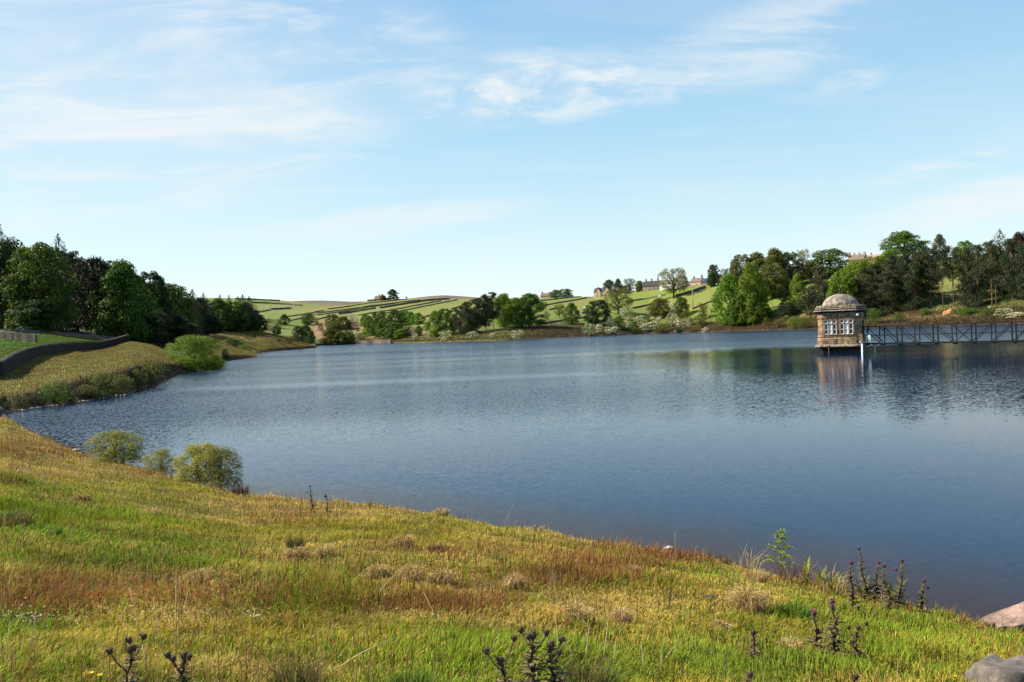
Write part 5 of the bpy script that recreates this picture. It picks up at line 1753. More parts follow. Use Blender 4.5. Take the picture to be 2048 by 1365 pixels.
# ------------------------------------------------------------------ footbridge
BD = Vector((1.47, -1.375, 0)).normalized()
BN = Vector((-BD.y, BD.x, 0))                          # away from the eye
Ru = Matrix.Rotation(TRZ, 4, 'Z')
B0 = TPOS + Ru @ Vector((hxs + .05, -0.6, 0))
bang = math.atan2(BD.y, BD.x)
bridge = empty('footbridge', B0, bang, 'dark lattice steel footbridge running from the valve tower out of the photo', 'footbridge')
NP, PL, BW = 15, 2.03, 1.35
ZT, ZB = 3.13, 1.02
for side, yy in (('near', 0.0), ('far', BW)):
    ch_, ve, dg = MB(), MB(), MB()
    ch_.box(-.35, NP * PL, yy - .06, yy + .06, ZT - .07, ZT + .05)
    ch_.box(-.35, NP * PL, yy - .07, yy + .07, ZB - .10, ZB + .06)
    ch_.build('chord', M['steel'], bridge)
    s0 = 1 if side == 'near' else -1
    for i in range(NP + 1):
        ve = MB()
        x = min(i * PL, NP * PL - .05) + (.0 if side == 'near' else .12)
        wv_ = .075 if i % 2 == 0 else .05
        ve.box(x - wv_, x + wv_, yy - .05, yy + .05, ZB + .063, ZT - .073)
        ve.build('upright', M['steel'], bridge)
    for i in range(NP):
        x0_, x1_ = i * PL + .07, (i + 1) * PL - .07
        dgb = MB()
        down = i < 5 or (side == 'near' and i == 5)
        za, zb_ = (ZT - .12, ZB + .10) if down else (ZB + .10, ZT - .12)
        dgb.bar((x0_, yy + .02, za), (x1_, yy + .02, zb_), .05, .09)
        dgb.build('brace', M['steel'], bridge)
    hr = MB()
    hr.box(-.3, NP * PL, yy + .053 if side == 'near' else yy - .085, yy + .085 if side == 'near' else yy - .053, ZB + .98, ZB + 1.04)
    hr.build('handrail', M['steel'], bridge)
dk = MB()
for i in range(int(NP * PL / .3)):
    dk.box(i * .3 - .2, i * .3 + .07, .08, BW - .08, ZB - .02, ZB + .03)
dk.build('deck', M['deck'], bridge)
for i in range(NP):
    cbm = MB()
    x = i * PL + .16
    cbm.box(x - .10, x + .10, -.02, BW + .05, ZB - .24, ZB - .103)
    cbm.build('crossbeam', M['steel'], bridge)


def post(name, px, ztop, zbot, rad, mat, label, cat, y=None, cap=False):
    u, _ = ray(px, 700)
    yy = y or 102.5
    e = empty(name, (u * yy, yy, 0), 0, label, cat)
    b = MB()
    b.tube([(0, 0, zbot), (0, 0, ztop)], [rad, rad], 10)
    b.build('shaft', M[mat], e, True)
    b = MB()
    b.box(-rad * 2.2, rad * 2.2, -rad * 2.2, rad * 2.2, ztop + .003, ztop + .10)
    b.build('cap', M['steel' if mat != 'pipe' else 'pale_steel'], e)
    return e


post('water_pipe', 1724.5, 1.25, -2.5, .11, 'pipe', 'pale blue-white pipe standing in the water at the tower corner', 'pipe', 101.4)
post('bridge_post', 1750, .90, -2.5, .10, 'pale_steel', 'grey post in the water under the first bay of the footbridge', 'post', 102.2)
post('marker_rod', 1657.5, .90, -2.5, .05, 'deck', 'thin rod standing in the water before the left tower ledge', 'rod', 101.6)
u, _ = ray(1738, 668)
yy = 101.9
e = empty('warning_sign', (u * yy, yy, 1.1), -.45, 'small white sign with a blue disc hung on the footbridge near the tower', 'sign')
b = MB()
b.box(-.16, .16, -.02, .02, .1, 1.0)
b.build('board', M['white_frame'], e)
b = MB()
b.rings([[(.13 * math.cos(k * math.pi / 8), y_, 1.18 + .13 * math.sin(k * math.pi / 8)) for k in range(16)] for y_ in (-.03, .03)])
M['blue'] = mat_simple('blue_paint', (.05, .20, .50), 0.4, 3, 0.1)
b.build('disc', M['blue'], e)
# ------------------------------------------------------------------ foreground grass
M['grass'] = mat_attr('grass', 'col', 0.75, 0.30)


def near_ground(u, y):
    return heights(np.asarray(u, float), np.asarray(y, float))


def blades(pos, h, w_, lean, ldir, cb, ct, rng, facing=None):
    """tapered bent blades; returns verts, quads, tris, colours"""
    n = len(pos)
    fa = rng.uniform(0, 6.283, n) if facing is None else facing
    side = np.stack([np.cos(fa), np.sin(fa), np.zeros(n)], 1) * (w_ * 0.5)[:, None]
    ld = np.stack([np.cos(ldir), np.sin(ldir), np.zeros(n)], 1)
    up = np.array([0, 0, 1.0])
    midp = pos + up * (h * 0.58 * np.sqrt(np.maximum(0.05, 1 - (lean * 0.45) ** 2)))[:, None] + ld * (h * lean * 0.28)[:, None]
    tip = pos + up * (h * np.sqrt(np.maximum(0.04, 1 - np.minimum(lean, 0.98) ** 2)))[:, None] + ld * (h * lean)[:, None]
    base = pos - up * 0.02
    v = np.stack([base - side, base + side, midp - side * 0.8, midp + side * 0.8, tip], 1)
    i0 = (np.arange(n) * 5)[:, None]
    q = i0 + np.array([[0, 1, 3, 2]])
    t = i0 + np.array([[2, 3, 4]])
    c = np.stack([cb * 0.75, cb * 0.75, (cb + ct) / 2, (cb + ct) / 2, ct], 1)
    return v.reshape(-1, 3), q, t, c.reshape(-1, 3)


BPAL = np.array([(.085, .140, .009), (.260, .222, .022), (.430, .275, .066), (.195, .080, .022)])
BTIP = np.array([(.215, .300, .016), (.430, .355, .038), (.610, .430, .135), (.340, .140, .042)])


def sample_near(n, rng, y0=2.2, p=1.35, ulim=0.74, ymax=56.0):
    """points on the near bank, denser towards the camera"""
    a = 1 - p
    y = (y0 ** a + rng.uniform(0, 1, n) * (ymax ** a - y0 ** a)) ** (1 / a)
    u = rng.uniform(-ulim, ulim, n)
    lip = np.interp(u, US, CY[3])
    k = y < lip * 0.995
    return u[k], y[k]


rng = np.random.default_rng(77)
u, y = sample_near(900000, rng)
x = u * y
z = near_ground(u, y)
Wc = cover(x, y, z)
cum = np.cumsum(Wc, 1)
kind = (rng.uniform(0, 1, len(u))[:, None] > cum).sum(1).clip(0, 3)
clump = snoise(x * 4.5, y * 4.5, 51, 3)
tall_ = snoise(x * 0.8, y * 0.8, 52, 3)
keep = rng.uniform(0, 1, len(u)) < np.clip(0.75 + 0.5 * clump, 0.25, 1.0)
u, y, x, z, kind, clump, tall_ = (a_[keep] for a_ in (u, y, x, z, kind, clump, tall_))
n = len(u)
hb_ = np.array([.105, .062, .070, .100])[kind] * (1 + 0.45 * clump + 0.35 * tall_) * rng.uniform(0.55, 1.35, n)
edge_ = np.clip((y / np.interp(u, US, CY[3]) - .90) / .08, 0, 1) * np.clip(snoise(x * 3.1, y * 3.1, 53, 3) + .1, 0, 1)
hb_ = np.clip(hb_ * (1 + 1.6 * edge_), .025, .34)
wd = np.array([.0048, .0036, .0030, .0026])[kind] * rng.uniform(.7, 1.3, n) + y * .00055
ln = np.clip(np.array([.45, .60, .86, .38])[kind] + .25 * snoise(x * 1.9, y * 1.9, 54, 2) + rng.normal(0, .2, n), .03, .98)
ldir = 2.2 * snoise(x * 1.1, y * 1.1, 55, 2) + rng.normal(0.0, .9, n)
var = (rng.uniform(.65, 1.3, n) * (1 + .38 * snoise(x * 2.3, y * 2.3, 56, 3)))[:, None]
mixr = rng.uniform(0, 1, n)[:, None]
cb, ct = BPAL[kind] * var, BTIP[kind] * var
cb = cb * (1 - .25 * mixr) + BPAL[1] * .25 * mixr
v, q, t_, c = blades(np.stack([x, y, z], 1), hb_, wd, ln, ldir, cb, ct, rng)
tag(obj('grass', mesh_np('grass', v, q, t_, False, {'col': c}), M['grass']), 'rough unmown grass in green, straw and rust patches covering the near bank', None, None, 'stuff')

# thin rust and straw seed stems standing above the turf
u, y = sample_near(26000, rng, 2.6, 1.25)
x = u * y
z = near_ground(u, y)
Wc = cover(x, y, z)
k = rng.uniform(0, 1, len(u)) < np.clip(Wc[:, 3] * 1.6 + Wc[:, 2] * .5, 0, 1)
u, y, x, z = u[k], y[k], x[k], z[k]
n = len(u)
pal = np.array([(.20, .085, .040), (.34, .25, .11), (.27, .15, .07), (.22, .10, .07)])[rng.integers(0, 4, n)] * rng.uniform(.7, 1.3, n)[:, None]
v, q, t_, c = blades(np.stack([x, y, z], 1), rng.uniform(.14, .30, n), .0022 + y * .0005, np.clip(rng.normal(.25, .15, n), .02, .8), rng.normal(.3, 1.2, n), pal * .7, pal, rng)
tag(obj('seed_stems', mesh_np('seed_stems', v, q, t_, False, {'col': c}), M['grass']), 'thin rusty seed stems standing above the near grass', None, None, 'stuff')

# rough golden grass of the left bank and the spits, heather along the banks
keepcell = (SEG > 6.15) & (SEG < np.where(gpx > 400, 8.98, 8.02)) & (gpx > -60) & (gpx < 640) & (GU < UJ2)
ii = np.argwhere(keepcell)
wts = (GY[keepcell] * 0.002 * np.gradient(GY, axis=0)[keepcell]).clip(0.02, None) ** 0.8
DY = np.gradient(GY, axis=0)
sel = rng.choice(len(ii), 230000, p=wts / wts.sum())
r_, c_ = ii[sel, 0], ii[sel, 1]
x = GX[r_, c_] + rng.normal(0, .18, len(sel)) + rng.uniform(-.5, .5, len(sel)) * GY[r_, c_] * .0014
y = GY[r_, c_] + rng.uniform(-.55, .55, len(sel)) * DY[r_, c_]
x = x * y / GY[r_, c_]
z = near_ground(x / y, y)
n = len(x)
nz = snoise(x * .5, y * .5, 61, 3)
shoreband = np.clip((7.12 - SEG[r_, c_]) / .3, 0, 1) * (rng.uniform(0, 1, n) < .8)
pal = np.array([(.20, .165, .036), (.12, .145, .024), (.30, .225, .08), (.135, .09, .032)])
kd = (rng.uniform(0, 1, n) * 3.2 + nz * 1.5 + .3).clip(0, 3.99).astype(int)
cb = pal[kd] * rng.uniform(.7, 1.25, n)[:, None]
hc = np.array([(.050, .036, .016), (.060, .065, .018), (.085, .045, .02)])[rng.integers(0, 3, n)] * rng.uniform(.7, 1.3, n)[:, None]
cb = np.where(shoreband[:, None] > .5, hc, cb)
hh = np.where(shoreband > .5, rng.uniform(.25, .6, n), rng.uniform(.05, .18, n) * (1 + .5 * nz)) * np.clip(z / 1.2, .2, 1)
v, q, t_, c = blades(np.stack([x, y, z], 1), hh, .022 + y * .00045, np.clip(rng.normal(.5, .25, n), .05, .95), rng.normal(.3, 1.5, n), cb * .85, cb * 1.15, rng)
tag(obj('rough_grass', mesh_np('rough_grass', v, q, t_, False, {'col': c}), M['grass']), 'rough golden grass and brown heather on the left bank and its spits', None, None, 'stuff')

keepcell = (SEG > 8.02) & (SEG < 8.97) & (gpx > -80) & (gpx < 270) & (GU < UJ1)
ii = np.argwhere(keepcell)
sel = rng.choice(len(ii), 60000)
r_, c_ = ii[sel, 0], ii[sel, 1]
n = len(sel)
y = GY[r_, c_] + rng.uniform(-.55, .55, n) * DY[r_, c_]
x = GU[r_, c_] * y + rng.uniform(-.5, .5, n) * y * .0014
z = near_ground(x / y, y)
nz = snoise(x * .25, y * .25, 64, 4)
cb = np.where((nz + rng.normal(0, .35, n) > .25)[:, None], np.array([.13, .15, .02]), np.array([.06, .125, .010])) * rng.uniform(.65, 1.3, n)[:, None]
v, q, t_, c = blades(np.stack([x, y, z], 1), rng.uniform(.05, .13, n) * (1 + .5 * nz), .03 + y * .0006, np.clip(rng.normal(.5, .25, n), .05, .95), rng.normal(.3, 1.5, n), cb * .85, cb * 1.15, rng)
tag(obj('field_grass', mesh_np('field_grass', v, q, t_, False, {'col': c}), M['grass']), 'short green pasture grass of the field behind the long stone wall', None, None, 'stuff')

keepcell = (SEG > 6.05) & (SEG < 8.6) & (GU >= UJ2) & (gpx < 2120) & (gpy > 560)
ii = np.argwhere(keepcell)
wts = np.where(SEG[keepcell] < 7.2, 6.0, np.where(SEG[keepcell] < 7.7, 1.6, .35))
sel = rng.choice(len(ii), 90000, p=wts / wts.sum())
r_, c_ = ii[sel, 0], ii[sel, 1]
n = len(sel)
y = GY[r_, c_] + rng.uniform(-.6, .6, n) * DY[r_, c_]
x = GU[r_, c_] * y + rng.normal(0, .6, n)
z = near_ground(x / y, y) + rng.uniform(.0, .75, n)
ok = z > .15
nz = snoise(x * .06, y * .06, 63, 3)
base_ = colr[r_, c_]
g1, g2, g3 = np.array([.055, .085, .016]), np.array([.085, .045, .022]), np.array([.16, .13, .05])
f1 = np.clip(.5 + nz, 0, 1)[:, None]
cc = base_ * .55 + .45 * (g1 * f1 + np.where(rng.uniform(0, 1, n)[:, None] < .6, g2, g3) * (1 - f1))
cc = cc * rng.uniform(.6, 1.3, n)[:, None]
x, y, z, cc = x[ok], y[ok], z[ok], cc[ok]
vs, q = leaf_quads(np.stack([x, y, z], 1), rng.normal(size=(len(x), 3)) + np.array([0, 0, .8]), rng.uniform(.18, .42, len(x)), rng)
tag(obj('bank_scrub', mesh_np('bank_scrub', vs, q, None, False, {'col': np.repeat(cc, 4, 0)}), M['grass']), 'low brown heather and scrub along the far waterline', None, None, 'stuff')

# ------------------------------------------------------------------ bushes of the near shore
rngw = np.random.default_rng(5)
for i in range(3):
    cr, L = crown_broad('willow_crown', 400 + i, 0.05, (80, 60, 90)[i], 300, (.05, .15), (0.009, 0.018), wide, 1.15, 0.45)
    kit('willow', cr, L, 0.8, 0.016, 40, seed=130 + i, wob=0.05)
NAMES['willow'], CATS['willow'] = 'willow_bush', 'bush'
LEAFC['w1'], LEAFC['w2'], LEAFC['w3'] = (.22, .225, .035), (.19, .195, .04), (.30, .255, .022)


def near_tree(kind, px, base, top, wpx, colour, label, cat, y=None, variant=0, group=None):
    u_, v_ = ray(px, base)
    yy = y or float(ground_at(px, base, 3.0, 60.0).y)
    e = tree(kind, px, ('Y', yy), top, wpx, colour, label, group, variant)
    f = Vector((u_ * yy, yy, float(near_ground([u_], [yy])[0]) - .03))
    _, vt = ray(px, top)
    e.scale[2] = EYE + vt * yy - f.z
    e.location = f
    e['category'] = cat
    return e


near_tree('willow', 232, 924, 862, 112, 'w1', 'left grey-green willow bush on the near shoreline of the cove', 'bush', 27.5, 0)
near_tree('willow', 322, 940, 899, 72, 'w2', 'lowest willow bush between the two bigger ones on the near shoreline', 'bush', 25.6, 1)
near_tree('willow', 398, 968, 888, 96, 'w3', 'yellowish willow bush, left half of the biggest clump on the near shoreline', 'bush', 23.4, 2)
near_tree('willow', 442, 972, 893, 84, 'w2', 'greyer willow bush, right half of the biggest clump on the near shoreline', 'bush', 22.9, 0)

# ------------------------------------------------------------------ thistles
M['thistle'] = mat_simple('thistle_stem', (.10, .055, .036), 0.85, 40, 0.4)
M['thistle_leaf'] = mat_simple('thistle_leaf', (.13, .105, .045), 0.8, 30, 0.5)
M['bud'] = mat_simple('thistle_bud', (.065, .042, .028), 0.85, 60, 0.4)
M['floret'] = mat_simple('thistle_floret', (.32, .030, .19), 0.7, 60, 0.3)


def spiny_leaf(mb, base, d, L, w_, r):
    """lobed spiny leaf: zig-zag edged strip, folded along its midrib and drooping"""
    d = Vector(d).normalized()
    s = d.cross(Vector((0, 0, 1)))
    s = s.normalized() if s.length > .01 else Vector((1, 0, 0))
    up = s.cross(d)
    n = 7
    b = len(mb.v)
    for i in range(n + 1):
        t = i / n
        p = Vector(base) + d * L * t - Vector((0, 0, 1)) * L * .35 * t * t
        ww = w_ * (1 - t) ** .6 * (1.0 if i % 2 else .38) * (0 if i == n else 1) + .0008
        mb.v += [tuple(p - s * ww + up * ww * .4), tuple(p), tuple(p + s * ww + up * ww * .4)]
    for i in range(n):
        a = b + i * 3
        mb.q += [(a, a + 1, a + 4, a + 3), (a + 1, a + 2, a + 5, a + 4)]


def thistle(px, base, top, label, top_px=None, flower=True, heads=1, seed=0, y=None, dense=1.0):
    r = random.Random(900 + seed)
    u_, _ = ray(px, base)
    yy = y or min(float(ground_at(px, base, 2.5, 60.0).y), float(np.interp(u_, US, CY[2])))
    f = Vector((u_ * yy, yy, float(near_ground([u_], [yy])[0])))
    ut, vt = ray(top_px or px, top)
    tipv = Vector((ut * yy, yy, EYE + vt * yy)) - f
    H = max(.12, tipv.z)
    e = empty('thistle', f, 0, label, 'thistle', 'dark thistles on the near bank')
    sb, lbm = MB(), MB()
    wob = [Vector((r.gauss(0, .012), r.gauss(0, .012), 0)) for _ in range(7)]
    P = [Vector((tipv.x * (i / 6), tipv.y * (i / 6), H * i / 6 - (.03 if i == 0 else 0))) + (wob[i] if 0 < i < 6 else Vector()) for i in range(7)]
    th = .0062 + .004 * H
    sb.tube(P, [th * (1.25 - .6 * i / 6) for i in range(7)], 6)
    # spiny wings along the stem
    for i in range(int(80 * dense * max(.5, H / .5))):
        t = r.uniform(.08, .93)
        a = r.uniform(0, 6.283)
        j = min(5, int(t * 6))
        p = P[j].lerp(P[j + 1], t * 6 - j)
        big = (1 - t) ** 1.2
        spiny_leaf(lbm, p, (math.cos(a), math.sin(a), .55), .040 + .14 * big * r.uniform(.6, 1.2) * min(1.2, H / .45), .009 + .018 * big, r)
    tips = [(P[6], .74)]
    for h_ in range(heads - 1):
        t = r.uniform(.62, .88)
        j = min(5, int(t * 6))
        p = P[j].lerp(P[j + 1], t * 6 - j)
        a = r.uniform(0, 6.283)
        q_ = p + Vector((math.cos(a) * .07, math.sin(a) * .07, .06 + .05 * r.random()))
        sb.tube([p, p.lerp(q_, .5) + Vector((0, 0, -.012)), q_], [th * .6, th * .5, th * .45], 5)
        tips.append((q_, .55))
    so = sb.build('stem', M['thistle'], e, True)
    lbm.build('leaves', M['thistle_leaf'], e)
    for tp, s in tips:
        hb = MB()
        prof = [(.009, -.020), (.019, -.004), (.023, .012), (.020, .024), (.013, .032)]
        hb.rings([[tp + Vector((s * rr * math.cos(2 * math.pi * k / 9), s * rr * math.sin(2 * math.pi * k / 9), s * zz)) for k in range(9)] for rr, zz in prof])
        for i in range(26):
            a, zz = r.uniform(0, 6.283), r.uniform(-.008, .03)
            d = Vector((math.cos(a), math.sin(a), r.uniform(-.2, .9)))
            p = tp + Vector((d.x * .019 * s, d.y * .019 * s, zz * s))
            hb.tube([p, p + d.normalized() * .020 * s], [.0022, .0004], 3, False)
        ho = hb.build('flower_head', M['bud'], e)
        if flower:
            fb = MB()
            for i in range(22):
                a, k_ = r.uniform(0, 6.283), r.uniform(0, 1)
                p = tp + Vector((0, 0, .028 * s))
                fb.tube([p + Vector((math.cos(a) * .008 * k_, math.sin(a) * .008 * k_, 0)), p + Vector((math.cos(a) * .020 * k_ * s, math.sin(a) * .020 * k_ * s, .022 * s))], [.003, .0022], 4)
            fb.build('floret', M['floret'], ho)
    return e


thistle(1706, 1229, 1128, 'flowering thistle at the left of the thistle stand by the water', 1703, seed=1)
thistle(1734, 1203, 1099, 'tallest thistle with a leaning magenta head by the water', 1718, seed=2)
thistle(1748, 1207, 1127, 'thick thistle right of the tallest one by the water', 1758, seed=3, dense=1.4)
thistle(1779, 1228, 1134, 'slim thistle in the middle of the waterside stand', 1768, seed=4)
thistle(1796, 1228, 1124, 'leafy thistle with a magenta head at the right of the stand', 1804, seed=5, heads=2)
thistle(1842, 1236, 1164, 'short thistle standing apart at the right end of the waterside stand', 1848, seed=6, heads=2, dense=1.3)
thistle(1639, 1312, 1229, 'left thistle of the pair in the bright grass, magenta head leaning left', 1628, seed=7)
thistle(1664, 1320, 1207, 'taller thistle of the pair in the bright grass with magenta head', 1665, seed=8, heads=2, dense=1.3)
thistle(1714, 1328, 1257, 'bushy dark thistle without open flowers right of the pair', 1716, flower=False, heads=3, seed=9, dense=1.6)
thistle(1510, 1334, 1268, 'single dark unopened thistle alone in the grass right of centre', 1507, flower=False, seed=10)
thistle(1500, 1398, 1353, 'thistle tip cut by the bottom edge below the single dark thistle', 1500, flower=False, seed=11)
thistle(1712, 1402, 1356, 'thistle tip cut by the bottom edge below the bushy dark thistle', 1712, flower=False, seed=12)
thistle(1060, 1420, 1274, 'tallest thistle of the bottom group of three', 1065, flower=False, seed=13, heads=4, dense=1.5)
thistle(1106, 1420, 1293, 'right thistle of the bottom group of three, unopened', 1102, flower=False, seed=14, heads=3, dense=1.2)
thistle(1006, 1430, 1325, 'low left thistle of the bottom group of three', 1001, flower=False, seed=15, heads=3, dense=1.3)
thistle(262, 1430, 1302, 'branching blackish thistle at the bottom left beside the yellow flowers', 261, flower=False, heads=5, seed=16, dense=1.2)
thistle(368, 1430, 1315, 'blackish thistle at the bottom left with one thick head', 369, flower=False, heads=4, seed=17, dense=1.2)
thistle(626, 1020, 974, 'taller of two thistles on the brow above the water', 620, flower=False, heads=2, seed=18)
thistle(655, 1028, 994, 'shorter of two thistles on the brow above the water', 652, flower=False, heads=3, seed=19)

# ------------------------------------------------------------------ sapling, ferns, dock, rushes, tussocks
M['stemgreen'] = mat_simple('green_stem', (.09, .07, .035), 0.8, 20, 0.3)


def near_point(px, base, y=None):
    u_, _ = ray(px, base)
    lip_ = float(np.interp(u_, US, CY[2]))
    yy = y or min(float(ground_at(px, base, 2.5, 60.0).y), lip_ * 1.0)
    return Vector((u_ * yy, yy, float(near_ground([u_], [yy])[0]))), yy / FPX


def sapling(px, base, top, label):
    f, k = near_point(px, base)
    _, vt = ray(px, top)
    H = EYE + vt * f.y - f.z
    r = np.random.default_rng(3)
    e = empty('sapling', f, 0, label, 'sapling')
    sb = MB()
    P = [(0, 0, -.03), (.01, 0, H * .35), (-.01, .01, H * .7), (.005, 0, H * .97)]
    sb.tube(P, [.012, .009, .006, .003], 6)
    cs, ns = [], []
    for i in range(17):
        t = .28 + .70 * i / 16
        a = i * 2.4 + r.normal(0, .3)
        Lb = H * (.30 * (1 - t) + .10) * r.uniform(.8, 1.2)
        p0 = np.array([0, 0, H * t])
        p1 = p0 + np.array([math.cos(a) * Lb, math.sin(a) * Lb, Lb * .18])
        sb.tube([p0, p1], [.004, .0015], 4)
        m_ = 26
        tt = r.uniform(.35, 1.1, (m_, 1))
        cs.append(p0 + (p1 - p0) * tt + r.normal(0, .028, (m_, 3)) * np.array([1, 1, .45]))
        ns.append(r.normal(0, .45, (m_, 3)) + np.array([0, 0, 1.0]))
    cs.append(np.array([0, 0, H * .97]) + r.normal(0, .03, (20, 3)))
    ns.append(r.normal(0, 1, (20, 3)))
    c = np.concatenate(cs)
    sb.build('stem', M['stemgreen'], e, True)
    obj('leaves', leaf_mesh('sapling_leaves', c, np.concatenate(ns), r.uniform(.014, .026, len(c)), r), M['leaf'], e, color=(.20, .25, .02))


sapling(1562, 1136, 1064, 'young yellow-green sapling with layered leaves at the water edge')


def fern(px, base, top, label, n=8, seed=0, colour=(.22, .25, .02), spread=.5):
    f, k = near_point(px, base)
    _, vt = ray(px, top)
    H = EYE + vt * f.y - f.z
    r = np.random.default_rng(seed)
    e = empty('fern', f, 0, label, 'fern', 'young ferns at the water edge')
    cs, ns = [], []
    for i in range(n):
        fb = MB()
        a = 6.283 * i / n + r.normal(0, .3)
        hh, sp_ = H * r.uniform(.7, 1.0), spread * H * r.uniform(.4, 1.0)
        pts = [np.array([math.cos(a) * sp_ * s ** 1.6, math.sin(a) * sp_ * s ** 1.6, hh * (s - .12 * s ** 3)]) for s in np.linspace(0, 1, 9)]
        vv, qq, vs_ = [], [], []
        side = np.array([-math.sin(a), math.cos(a), 0])
        for j in range(2, 26):
            s = j / 26
            p = np.array([np.interp(s, np.linspace(0, 1, 9), [q_[d] for q_ in pts]) for d in range(3)])
            Lp = hh * .17 * (1 - s) ** .8 + .006
            for sg in (-1, 1):
                b = len(vv)
                tipp = p + side * sg * Lp + np.array([0, 0, -.2 * Lp]) + (pts[8] - pts[6]) * .1
                wv_ = np.array([0, 0, 1]) * hh * .014 + np.array([math.cos(a), math.sin(a), 0]) * hh * .008
                vv += [p - wv_, p + wv_, tipp + wv_ * .3, tipp - wv_ * .3]
                qq.append((b, b + 1, b + 2, b + 3))
                vs_ += [r.uniform()] * 4
        me_ = mesh_np('fern_frond', np.array(vv), qq, None, False, {'v': np.array(vs_)})
        o = obj('frond', me_, M['leaf'], e, color=colour)
        fb.tube([tuple(p) for p in pts], [.004] * 4 + [.003] * 3 + [.002] * 2, 5)
        fb.build('stalk', M['stemgreen'], o, True)


fern(1613, 1153, 1104, 'upright yellow fern right of the young sapling', 5, 1, spread=.25)
fern(1640, 1160, 1128, 'low fern between the sapling and the thistle stand', 6, 2)
fern(1664, 1168, 1138, 'spreading yellow-green fern left of the tallest thistle', 9, 3, spread=.9)
fern(1726, 1196, 1148, 'green fern behind the left thistles of the waterside stand', 8, 4, (.12, .18, .02), .7)
fern(1782, 1208, 1146, 'green fern behind the middle thistles of the waterside stand', 8, 5, (.12, .18, .02), .7)
fern(246, 916, 896, 'bright yellow-green fern in front of the left willow bush', 7, 6, (.26, .28, .02), .6)


def tussock(px, py, wpx, hpx, label, pal, n=420, seed=0, cat='grass tussock', name='grass_tussock', droop=.8, group='straw tussocks on the near bank', mound=True):
    """a tuft of long blades spilling from a low mound"""
    f, k = near_point(px, py)
    Wm, Hm = wpx * k, hpx * k
    r = np.random.default_rng(600 + seed)
    e = empty(name, f, 0, label, cat, group)
    if mound:
        mb = MB()
        prof = [(1.0, -.03), (.9, .15), (.65, .38), (.3, .50), (.05, .53)]
        mb.rings([[(Wm * .36 * rr * (1 + .15 * math.sin(3 * a_ + seed)) * math.cos(a_), Wm * .36 * rr * math.sin(a_), Hm * zz) for a_ in np.linspace(0, 2 * math.pi, 14, endpoint=False)] for rr, zz in prof])
        me_ = mb.mesh('mound', True, {'col': np.tile(np.array(pal[0]) * .35, (len(mb.v), 1))})
        obj('mound', me_, M['grass'], e)
    a = r.uniform(0, 6.283, n)
    rad = np.sqrt(r.uniform(0, 1, n)) * Wm * .32
    pos = np.stack([np.cos(a) * rad, np.sin(a) * rad, Hm * .5 * (1 - (rad / (Wm * .36)) ** 2) - .01 if mound else np.full(n, -.01)], 1)
    pc = np.array(pal)[r.integers(0, len(pal), n)] * r.uniform(.7, 1.25, n)[:, None]
    h = r.uniform(.6, 1.2, n) * (Hm * .8 if mound else Hm)
    v, q, t_, c = blades(pos, np.maximum(h, .05), .0026 + r.uniform(0, .002, n) + f.y * .0004, np.clip(r.normal(droop, .18, n), .05, .97), a + r.normal(0, .5, n), pc * .8, pc * 1.15, r)
    obj('blades', mesh_np('tussock_blades', v, q, t_, False, {'col': c}), M['grass'], e)
    return e


STRAWP = [(.50, .36, .13), (.60, .45, .20), (.40, .27, .10), (.31, .19, .07)]
GREENP = [(.05, .11, .012), (.08, .16, .015), (.12, .19, .02)]
RUSHP = [(.055, .085, .015), (.10, .12, .025), (.20, .12, .05)]
for i, (px, py, w_, h_, lab) in enumerate([
        (1498, 1222, 96, 46, 'largest straw tussock lying in the green grass right of centre'),
        (1514, 1168, 60, 28, 'straw tussock on the brow above the largest one'),
        (1582, 1312, 66, 34, 'flattened straw tussock left of the thistle pair'),
        (1150, 1248, 76, 40, 'round straw tussock with a dark hollow at the centre of the bank'),
        (1244, 1252, 54, 34, 'smaller straw tussock right of the one with the dark hollow'),
        (1032, 1182, 40, 34, 'upright straw tussock with a curved dead stalk at its left'),
        (808, 1096, 56, 26, 'bleached tussock of loose straw right of the two brow thistles'),
        (592, 1122, 44, 28, 'brown-straw tussock below the two brow thistles'),
        (650, 1118, 48, 28, 'straw tussock right of the brown-straw tussock below the brow thistles'),
        (757, 1154, 46, 26, 'pale tussock in the middle of the bank above the rust band'),
        (822, 1166, 60, 34, 'broad straw tussock in the middle of the bank'),
        (884, 1172, 50, 34, 'drooping straw tussock right of the broad middle one'),
        (160, 1004, 50, 16, 'low brown tussock in the upper left of the bank'),
        (300, 1034, 66, 18, 'flat straw tussock in the left part of the bank'),
        (400, 1164, 90, 24, 'wide pale tussock at the edge of the rust band'),
        (1440, 1262, 60, 20, 'thin straw patch below the largest tussock'),
        (882, 1022, 40, 16, 'tussock with a pale tuft on the brow above the water'),
        (1265, 1150, 44, 18, 'rusty tussock near the right brow')]):
    tussock(px, py, w_, h_, lab, STRAWP if i not in (12, 17) else STRAWP[2:], 520 if w_ > 70 else 360, i)
for i, (px, py, w_, h_, lab) in enumerate([
        (20, 1062, 110, 44, 'dark green rush clump at the left edge of the bank'),
        (592, 1106, 40, 34, 'olive rush tuft standing behind the brown-straw tussock'),
        (100, 1075, 60, 24, 'dark green tuft right of the left edge rush clump'),
        (1590, 1238, 80, 34, 'lush green tuft right of the largest straw tussock'),
        (1180, 1400, 150, 80, 'tall rush clump with bleached stalks at the bottom centre'),
        (830, 1400, 110, 60, 'lush green clump at the bottom left of centre'),
        (590, 1390, 130, 70, 'olive rush clump with straw tips at the bottom left of centre'),
        (1000, 1128, 36, 18, 'dark green tuft near the middle brow')]):
    tussock(px, py, w_, h_, lab, RUSHP if i in (0, 1, 4, 6) else GREENP, 420, 50 + i, 'rush clump', 'rush_clump', .42, 'green rush clumps on the near bank', False)
